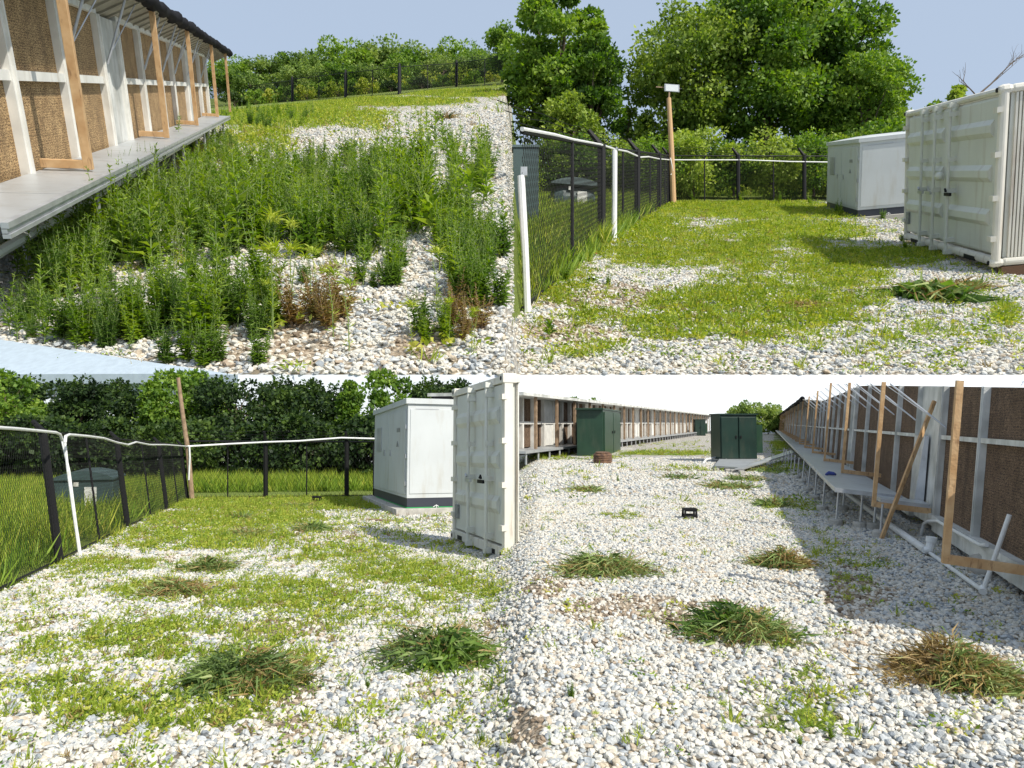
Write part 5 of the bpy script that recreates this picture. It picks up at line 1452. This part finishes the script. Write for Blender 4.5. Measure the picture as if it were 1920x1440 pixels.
# ------------------------------------------------------------------ heaps of cut weeds
def heap(site, px, py, wpx, hpx, label, mats, n=900, leaf=.10, seed=1, group='heaps of pulled weeds', name='weed_heap', lw=.16, flat=1.0):
    g = site.G(px, py+hpx*.30); un = site.unit
    rs = np.random.default_rng(seed)
    Wd = wpx/F*g.y/2; Hh = hpx/F*g.y*.46*flat; Dp = Wd*.85
    root = empty(name, Matrix.Translation(g) @ Matrix.Diagonal((un,un,un,1)), label, 'weed heap', group)
    mi = 0
    for k, (mt, frac, lf, wf, nm) in enumerate(mats):
        m_ = int(n*frac)
        a = rs.uniform(0, 6.283, m_); r = rs.uniform(0, 1, m_)**.6*(1+.22*np.sin(a*3+seed)+.12*np.sin(a*7+seed*2))
        z = Hh*np.clip(1-r**1.8, 0, 1)*rs.uniform(.15, 1.0, m_) * (1+.4*np.sin(a*2+seed)) + .01*un
        x = np.cos(a)*r*Wd; y = np.sin(a)*r*Dp
        if k: 
            ca = rs.uniform(0, 6.28); sel = np.cos(a-ca) > -.2; x, y, z, a = x[sel], y[sel], z[sel], a[sel]; m_ = len(x)
        b = np.stack([x, y, z], 1)
        d_ = unit(np.stack([np.cos(a+rs.normal(0,.9,m_)), np.sin(a+rs.normal(0,.9,m_)), rs.normal(.05,.38,m_)], 1))
        gx = np.array(g); V = b + gx; V[:,2] += x*site.t + y*site.s
        L = leaf*un*lf*rs.uniform(.5, 1.5, m_)
        out = rs.uniform(0, 1, m_) < .10                     # stray pieces round the foot
        V[out,0] = g.x + (V[out,0]-g.x)*1.45; V[out,1] = g.y + (V[out,1]-g.y)*1.3
        V[out,2] = g.z + (V[out,0]-g.x)*site.t + (V[out,1]-g.y)*site.s + .02*un
        wd_ = L*lw*wf
        lng = rs.uniform(0, 1, m_) < .16                     # long limp stalks
        L = np.where(lng, L*2.6, L); wd_ = np.where(lng, wd_*.55, wd_); d_[lng,2] *= .3
        Vv, Fc = leaf_quads(V, d_, L, wd_, .5)
        mesh_obj(nm, Vv, Fc, mt, root)
    return root
GREENM = [(LEAF_CUT, .7, 1, 1, 'leaves'), (LEAF_DRY, .35, 1.3, .45, 'roots')]
DRYM = [(LEAF_DRY, .5, 1, .8, 'dry_stems'), (LEAF_CUT, .5, 1, 1, 'leaves')]
BIGM = [(LEAF_CUT, .4, 1, .9, 'stems'), (LEAF_WEED_D, .7, .85, 1.9, 'leaves'), (LEAF_DRY, .25, 1.2, .4, 'roots'), (LEAF_DRY, .15, 1, .6, 'dry_leaves')]
heap(BL, 455, 1250, 190, 100, 'large dark green heap of pulled weeds in the centre of the lower left yard', GREENM, 3800, .09, 1)
heap(BL, 815, 1205, 190, 105, 'broad leaved heap of pulled weeds by the right edge of the lower left yard', BIGM, 2300, .12, 2)
heap(BL, 330, 1100, 100, 40, 'brownish flat heap of pulled weeds left of centre in the lower left yard', DRYM, 1800, .11, 3)
heap(BL, 390, 1058, 85, 34, 'green heap of pulled weeds just behind the brownish flat heap', GREENM, 1500, .11, 4)
heap(BL, 458, 997, 75, 24, 'small brown-green heap of pulled weeds in the middle distance, left one of a pair', DRYM, 1100, .13, 5)
heap(BL, 585, 988, 60, 26, 'small dark heap of pulled weeds in the middle distance, right one of a pair', GREENM, 1000, .13, 6)
heap(BL, 452, 969, 40, 12, 'tiny low heap of weeds left of the black stool', GREENM, 500, .14, 7)
heap(BL, 560, 948, 55, 12, 'tiny low heap of weeds directly below the black stool', GREENM, 500, .15, 8)
heap(BR, 1130, 1055, 145, 56, 'wide green heap of pulled weeds at the left of the lower right yard', GREENM, 2800, .11, 9)
heap(BR, 1386, 1165, 170, 88, 'large leafy heap of pulled weeds in the middle of the lower right gravel', BIGM, 3000, .10, 10)
heap(BR, 1790, 1235, 210, 120, 'biggest brown and green heap of pulled weeds at the shade edge, right side', DRYM, 6000, .085, 11)
heap(BR, 1470, 1045, 85, 56, 'brown topped heap of pulled weeds left of the shadow of the building', DRYM, 1900, .11, 12)
heap(BR, 1102, 918, 42, 14, 'small green heap of weeds left of the stool in the lower right yard', GREENM, 600, .16, 13)
heap(BR, 1368, 910, 85, 18, 'long low heap of weeds just in front of the right green cabinet deck', GREENM, 900, .17, 14)
heap(BR, 1398, 897, 55, 13, 'low heap of weeds beside the pale deck blocks', GREENM, 500, .17, 15)
heap(BR, 1272, 895, 45, 10, 'low heap of weeds between the two green transformers', GREENM, 400, .18, 16)
heap(BR, 1448, 943, 50, 20, 'small heap of weeds near the walkway feet', GREENM, 600, .16, 17)
heap(BR, 1445, 882, 90, 10, 'thin dark heap of weeds beside the ramp of the pale deck', GREENM, 500, .18, 18)
heap(TR, 1740, 545, 90, 44, 'pulled broad leaved plant wilting on the gravel near the upper right container', BIGM, 700, .17, 19, name='pulled_weed', lw=.3, group=None)
heap(TR, 1800, 535, 80, 14, 'strip of dry brown grass lying right of the pulled broad leaved plant', DRYM, 500, .14, 20, group=None)
heap(TR, 1515, 574, 50, 12, 'small patch of reddish dry weeds in the green of the upper right yard', [(LEAF_DRY, 1, 1, .7, 'dry_stems')], 400, .10, 21, group=None)
heap(TL, 840, 221, 26, 8, 'small dark clump of dead weeds on the far gravel of the upper left yard', [(LEAF_DRY, .5, 1, .7, 'dry_stems'), (LEAF_TREE_D, .5, 1, 1, 'leaves')], 300, .3, 22, group=None)

# ------------------------------------------------------------------ tall weeds of the upper left yard (and a few elsewhere)
def weed_geo(kind, seed):
    """returns stem MB and leaf arrays for a plant about 1 m tall"""
    rs = np.random.default_rng(seed); mb = MB(); Bs, Ds, Ls, Ws = [], [], [], []
    def stem(top, r, n, l0, w0, base=Vector((0,0,0)), lo=.08, droop=.2, taper=.75, up=.45):
        top = Vector(top); mid = base.lerp(top, .5) + Vector((rs.normal(0,.02), rs.normal(0,.02), 0))
        mb.tube([base, mid, top], [r, r*.8, r*.35], 5)
        t = np.sort(rs.uniform(lo, 1, n)); a = np.arange(n)*2.4 + rs.uniform(0, 6)
        p = np.where(t[:,None] < .5, np.array(base)+(np.array(mid)-np.array(base))*t[:,None]*2, np.array(mid)+(np.array(top)-np.array(mid))*(t[:,None]*2-1))
        d_ = unit(np.stack([np.cos(a), np.sin(a), up+.7*t+rs.normal(0,.15,n)], 1))
        Bs.append(p); Ds.append(d_); L = l0*(1-taper*t)*rs.uniform(.7, 1.25, n); Ls.append(L); Ws.append(L*w0)
    if kind == 'tall':
        stem((rs.normal(0,.05), rs.normal(0,.05), 1), .010, 62, .23, .24)
        for i in range(7):
            h = .35+.08*i; a = rs.uniform(0, 6.28); L = .22*(1.15-h)
            stem((math.cos(a)*L, math.sin(a)*L, h+.22*(1.2-h)+.06), .004, 12, .07, .25, base=Vector((0,0,h)))
    elif kind == 'leafy':
        stem((rs.normal(0,.08), rs.normal(0,.08), 1), .011, 46, .27, .30, up=.3)
        for i in range(5):
            h = .25+.11*i; a = i*2.3+rs.uniform(0, 1); L = .20
            stem((math.cos(a)*L, math.sin(a)*L, h+.20), .005, 11, .12, .32, base=Vector((0,0,h)))
    elif kind == 'flower':
        stem((rs.normal(0,.05), rs.normal(0,.05), .8), .008, 34, .15, .22)
        for i in range(9):
            h = .40+.05*i; a = rs.uniform(0, 6.28); L = .12
            stem((math.cos(a)*L, math.sin(a)*L, h+.24), .003, 10, .030, .8, base=Vector((0,0,h)), lo=.4)
    elif kind == 'bush':
        for i in range(10):
            a = rs.uniform(0, 6.28); L = rs.uniform(.08, .36)
            stem((math.cos(a)*L, math.sin(a)*L, rs.uniform(.5, 1)), .007, 42, .16, .38, base=Vector((math.cos(a)*.04, math.sin(a)*.04, 0)), up=.15)
    elif kind == 'whorl':
        stem((rs.normal(0,.03), rs.normal(0,.03), .92), .009, 46, .17, .12, up=.3)
        n = 34; a = rs.uniform(0, 6.28, n); Bs.append(np.tile([[0,0,.9]], (n,1))+rs.normal(0,.02,(n,3))); Ds.append(unit(np.stack([np.cos(a), np.sin(a), rs.uniform(.1,1.2,n)], 1))); L = rs.uniform(.14,.24,n); Ls.append(L); Ws.append(L*.14)
    elif kind == 'broad':
        stem((0,0,.75), .014, 6, .2, .4)
        n = 20; a = np.arange(n)*2.4; t = np.linspace(.3, .95, n); Bs.append(np.stack([0*a, 0*a, t*.8], 1)); Ds.append(unit(np.stack([np.cos(a), np.sin(a), .2+1.2*t], 1))); L = .5-.22*t; Ls.append(L); Ws.append(L*.36)
    B_ = np.concatenate(Bs); D_ = np.concatenate(Ds); V, Fc = leaf_quads(B_, D_, np.concatenate(Ls), np.concatenate(Ws), .35, normal=np.tile([[0.,0.,1.]], (len(B_),1))+rng.normal(0,.3,(len(B_),3)))
    return mb, V, Fc
WK = [('tall', LEAF_WEED), ('leafy', LEAF_WEED), ('flower', LEAF_WEED), ('bush', LEAF_WEED_D), ('bush', LEAF_WEED), ('whorl', LEAF_WEED_Y), ('broad', LEAF_WEED), ('bush', LEAF_DRY)]
WP = {}
WL = {0: ('slender upright green weed in the thick stand of the upper left yard', 'slender weeds of the upper left yard'),
      1: ('tall leafy green weed in the thick stand of the upper left yard', 'leafy weeds of the upper left yard'),
      2: ('thin weed with small seed heads near the upper left walkway', 'seed-headed weeds near the upper left walkway'),
      3: ('dark green bushy weed low on the upper left gravel', 'dark bushy weeds of the upper left yard'),
      4: ('mid green bushy weed low on the upper left gravel', 'mid green bushy weeds of the upper left yard'),
      5: ('yellow-green weed with a whorled top at the front of the upper left gravel', 'yellow-green whorled weeds'),
      6: ('weed with large pale broad leaves in the upper left yard', 'broad-leaved weeds'),
      7: ('dry brown bushy weed at the front of the upper left gravel', 'dry brown weeds')}
WS = {0: 'slender upright green weed of the upper left yard', 1: 'tall leafy green weed of the upper left yard', 2: 'thin seed-headed weed of the upper left yard', 3: 'dark green bushy weed of the upper left yard', 4: 'mid green bushy weed of the upper left yard', 5: 'yellow-green whorled weed of the upper left yard', 7: 'dry brown bushy weed of the upper left yard'}
NW = [0]
def weed(k, p, s, label=None, group=None, sx=1.0):
    NW[0] += 1
    lb, gr = WL[k]
    M = upM(p, s, random.uniform(0, 6.28), sx, 1)
    o = empty('weed', M, label or lb, 'weed', (group if group is not None else gr) or None)
    if k not in WP:
        mb, V, Fc = weed_geo(WK[k][0], 50+k)
        mb.v = [M @ v for v in mb.v]; Mn = np.array(M)
        a = mb.build('stem', M_STEM if k != 7 else M_TIMBER_OLD, o); b = mesh_obj('leaves', V @ Mn[:3,:3].T + Mn[:3,3], Fc, WK[k][1], o)
        WP[k] = (a.data, b.data)
    else:
        for nm, d_ in zip(('stem', 'leaves'), WP[k]):
            c = bpy.data.objects.new(nm, d_); COL.objects.link(c); c.parent = o
    return o
def weeds(n, cx, cy, rx, ry, kinds, h0, h1, site=TL):
    for i in range(n):
        while True:
            a, b = random.uniform(-1,1), random.uniform(-1,1)
            if a*a+b*b < 1: break
        px, py = cx+a*rx, cy+b*ry
        if site is TL and py > 694: continue
        k = random.choice(kinds)
        ar = ('at the front ' if py > 540 else 'at the back ' if py < 320 else '') + ('beside the walkway' if px < 230 else 'left of centre' if px < 450 else 'in the centre' if px < 700 else 'towards the right end')
        weed(k, site.G(px, py), site.unit*random.uniform(h0, h1)*1.12, WS[k] + ', ' + ar, WS[k] + 's ' + ar)
weeds(46, 290, 440, 190, 75, [0,0,1,1,2,4], .5, .92)
weeds(14, 110, 480, 90, 60, [1,4,4,3], .35, .7)
weeds(30, 450, 400, 130, 70, [0,1,1,4], .45, .85)
weeds(30, 640, 420, 150, 70, [1,3,3,4,1], .35, .72)
weeds(22, 800, 360, 110, 80, [0,1,1,4], .5, .95)
weeds(14, 640, 330, 120, 30, [4,3,1], .4, .7)
weeds(10, 470, 340, 60, 40, [0,2,4], .4, .7)
weeds(24, 200, 600, 190, 60, [4,3,0,1,4], .26, .5)
weeds(18, 430, 600, 110, 70, [1,4,0,5,4], .3, .62)
weeds(14, 640, 520, 150, 45, [3,4,1], .22, .42)
weeds(8, 820, 650, 110, 40, [4,7,5,3], .16, .3)
weeds(6, 400, 684, 90, 8, [4,3], .2, .34)
weeds(6, 560, 560, 60, 60, [5], .3, .5)
weeds(6, 600, 620, 60, 30, [7], .28, .42)
weeds(5, 860, 600, 60, 40, [7], .2, .3)
weeds(12, 880, 480, 70, 50, [3,4,1], .3, .5)
weeds(8, 890, 560, 60, 30, [3,4], .3, .45)
weeds(7, 900, 290, 50, 60, [1,4], .4, .7)
weeds(12, 480, 225, 60, 20, [4,1], .6, 1.1)
for px, py, s in ((625,622,.45),(655,650,.45),(508,560,.7),(820,575,.45)): weed(5, TL.G(px, py+12), TL.unit*s)
weed(3, TL.G(743,537), TL.unit*.32, 'single dark bushy weed standing alone on the bare gravel of the upper left yard', '')
weed(3, TL.G(700,540), TL.unit*.22, 'smaller dark weed left of the lone bushy weed on bare gravel', '')
weed(3, TL.G(790,628), TL.unit*.38, 'dark bushy weed in front, above the near gravel edge right of centre', '')
weed(6, TL.G(815,450), TL.unit*.48, 'broad pale-leaved weed like a cabbage right of centre in the upper left yard', '', 1.25)
weed(6, TL.G(880,385), TL.unit*.5, 'second broad-leaved weed near the right end of the weed stand', '', 1.2)
weed(1, TL.G(505,292), TL.unit*.62, 'lone drooping weed on pale gravel left of the weed stand', '')
weed(1, TL.G(800,245), TL.unit*.85, 'lone tall weed on the far pale gravel near the back', '')
weed(2, TL.G(745,225), TL.unit*.6, 'small lone weed furthest back on the pale gravel', '')
for px, py, h in ((208,420,1.0),(238,410,1.0),(262,395,1.0),(178,440,.95)): weed(2, TL.G(px, py), TL.unit*h, sx=.8)
o = weed(1, fr.p(fr.t_of(298,246,0)[0], -.3*U, 0), TL.unit*.42, 'small weed growing up through the upper left walkway against the pads', '')
def few(site, L, label, group):
    for (px, py, s, k) in L: weed(k, site.G(px, py), site.unit*s, label, group)
few(TR, [(1570,402,.55,4),(1575,408,.45,4),(1618,410,.35,4),(1655,412,.4,3),(1668,410,.35,4)], 'green weed growing against the slab of the sunlit kiosk', 'weeds at the sunlit kiosk')
few(TR, [(1030,640,.22,6),(1228,660,.22,5),(1110,668,.2,5),(1612,655,.18,5),(1215,635,.14,5),(1140,535,.2,4)], 'short yellow-green weed sprouting from the near upper right gravel', 'short weeds on the near upper right gravel')
few(TR, [(1700,470,.3,4),(1690,455,.25,4),(1060,530,.3,4),(1390,380,.5,4),(1300,378,.5,4),(1460,382,.5,4),(1520,386,.5,4)], 'green weed at the edge of the upper right yard', 'weeds at the edge of the upper right yard')
few(BR, [(1115,1385,.14,5),(1355,1375,.16,5),(1360,1340,.16,2),(1560,1385,.10,4),(1500,1400,.08,4),(1030,1400,.10,5),(1070,1310,.12,4),(1685,1350,.12,2),(1790,1380,.10,5)], 'small weed sprouting from the near lower right gravel', 'small weeds on the lower right gravel')
few(BR, [(1055,896,.35,1),(1160,905,.25,4),(1145,902,.25,2)], 'thin weed standing on the gravel behind the heaps of the lower right yard', 'thin weeds in the lower right distance')
few(BL, [(655,1345,.09,5),(660,1300,.12,5),(405,1180,.12,4),(905,1395,.10,4),(750,1395,.08,5),(90,1395,.08,5),(150,1395,.08,5),(690,1290,.10,4)], 'small yellow-green weed in the near lower left gravel', 'small weeds on the lower left gravel')
few(BL, [(620,905,1.0,1),(540,905,.9,1),(450,905,.9,2),(300,915,.9,1),(668,905,.8,1)], 'tall weed in the growth just behind the lower left fence', 'tall weeds behind the lower left fence')
# the thick of the stand, past the plants one can tell apart
SP = []
for k, (kd, sd_) in enumerate((('leafy', 71), ('bush', 72), ('tall', 73), ('leafy', 74), ('flower', 75))):
    mb_, V, Fc = weed_geo(kd, sd_)
    nv = len(mb_.v); fs = [list(f) for f in mb_.f] + [[int(a)+nv for a in f] for f in Fc]
    mi = [0]*len(mb_.f) + [1]*len(Fc)
    SP.append(proto('weed_sprig', [tuple(v) for v in mb_.v] + [tuple(v) for v in V], fs, [M_STEM, [LEAF_WEED, LEAF_WEED_D, LEAF_WEED, LEAF_WEED, LEAF_WEED_Y][k]], mi))
wp_, ws_, wk_ = [], [], []
for n, cx, cy, rx, ry, h0, h1 in ((190,290,430,210,90,.3,.7),(70,110,500,90,70,.3,.6),(120,480,390,130,85,.3,.65),(120,650,410,160,75,.25,.6),(70,810,360,120,85,.3,.75),(60,620,330,160,30,.35,.6),(40,880,480,60,60,.25,.4),(90,200,610,210,50,.15,.32),(70,500,225,110,22,.5,.9),(60,380,290,60,40,.4,.7),(40,420,600,100,50,.2,.45)):
    for i in range(n):
        while True:
            a, b = random.uniform(-1,1), random.uniform(-1,1)
            if a*a+b*b < 1: break
        if cy+b*ry > 694: continue
        wp_.append(tuple(TL.G(cx+a*rx, cy+b*ry))); ws_.append([TL.unit*random.uniform(h0, h1)*1.1]*3); wk_.append(random.randrange(5))
n = len(wp_)
scatter('weed_stand', wp_, np.stack([rng.normal(0,.08,n), rng.normal(0,.08,n), rng.uniform(0,6.28,n)], 1), ws_, np.zeros(n), SP, None, wk_, 'dense green undergrowth of the upper left yard filling between the tall weeds', 'undergrowth')
print('weeds', NW[0])
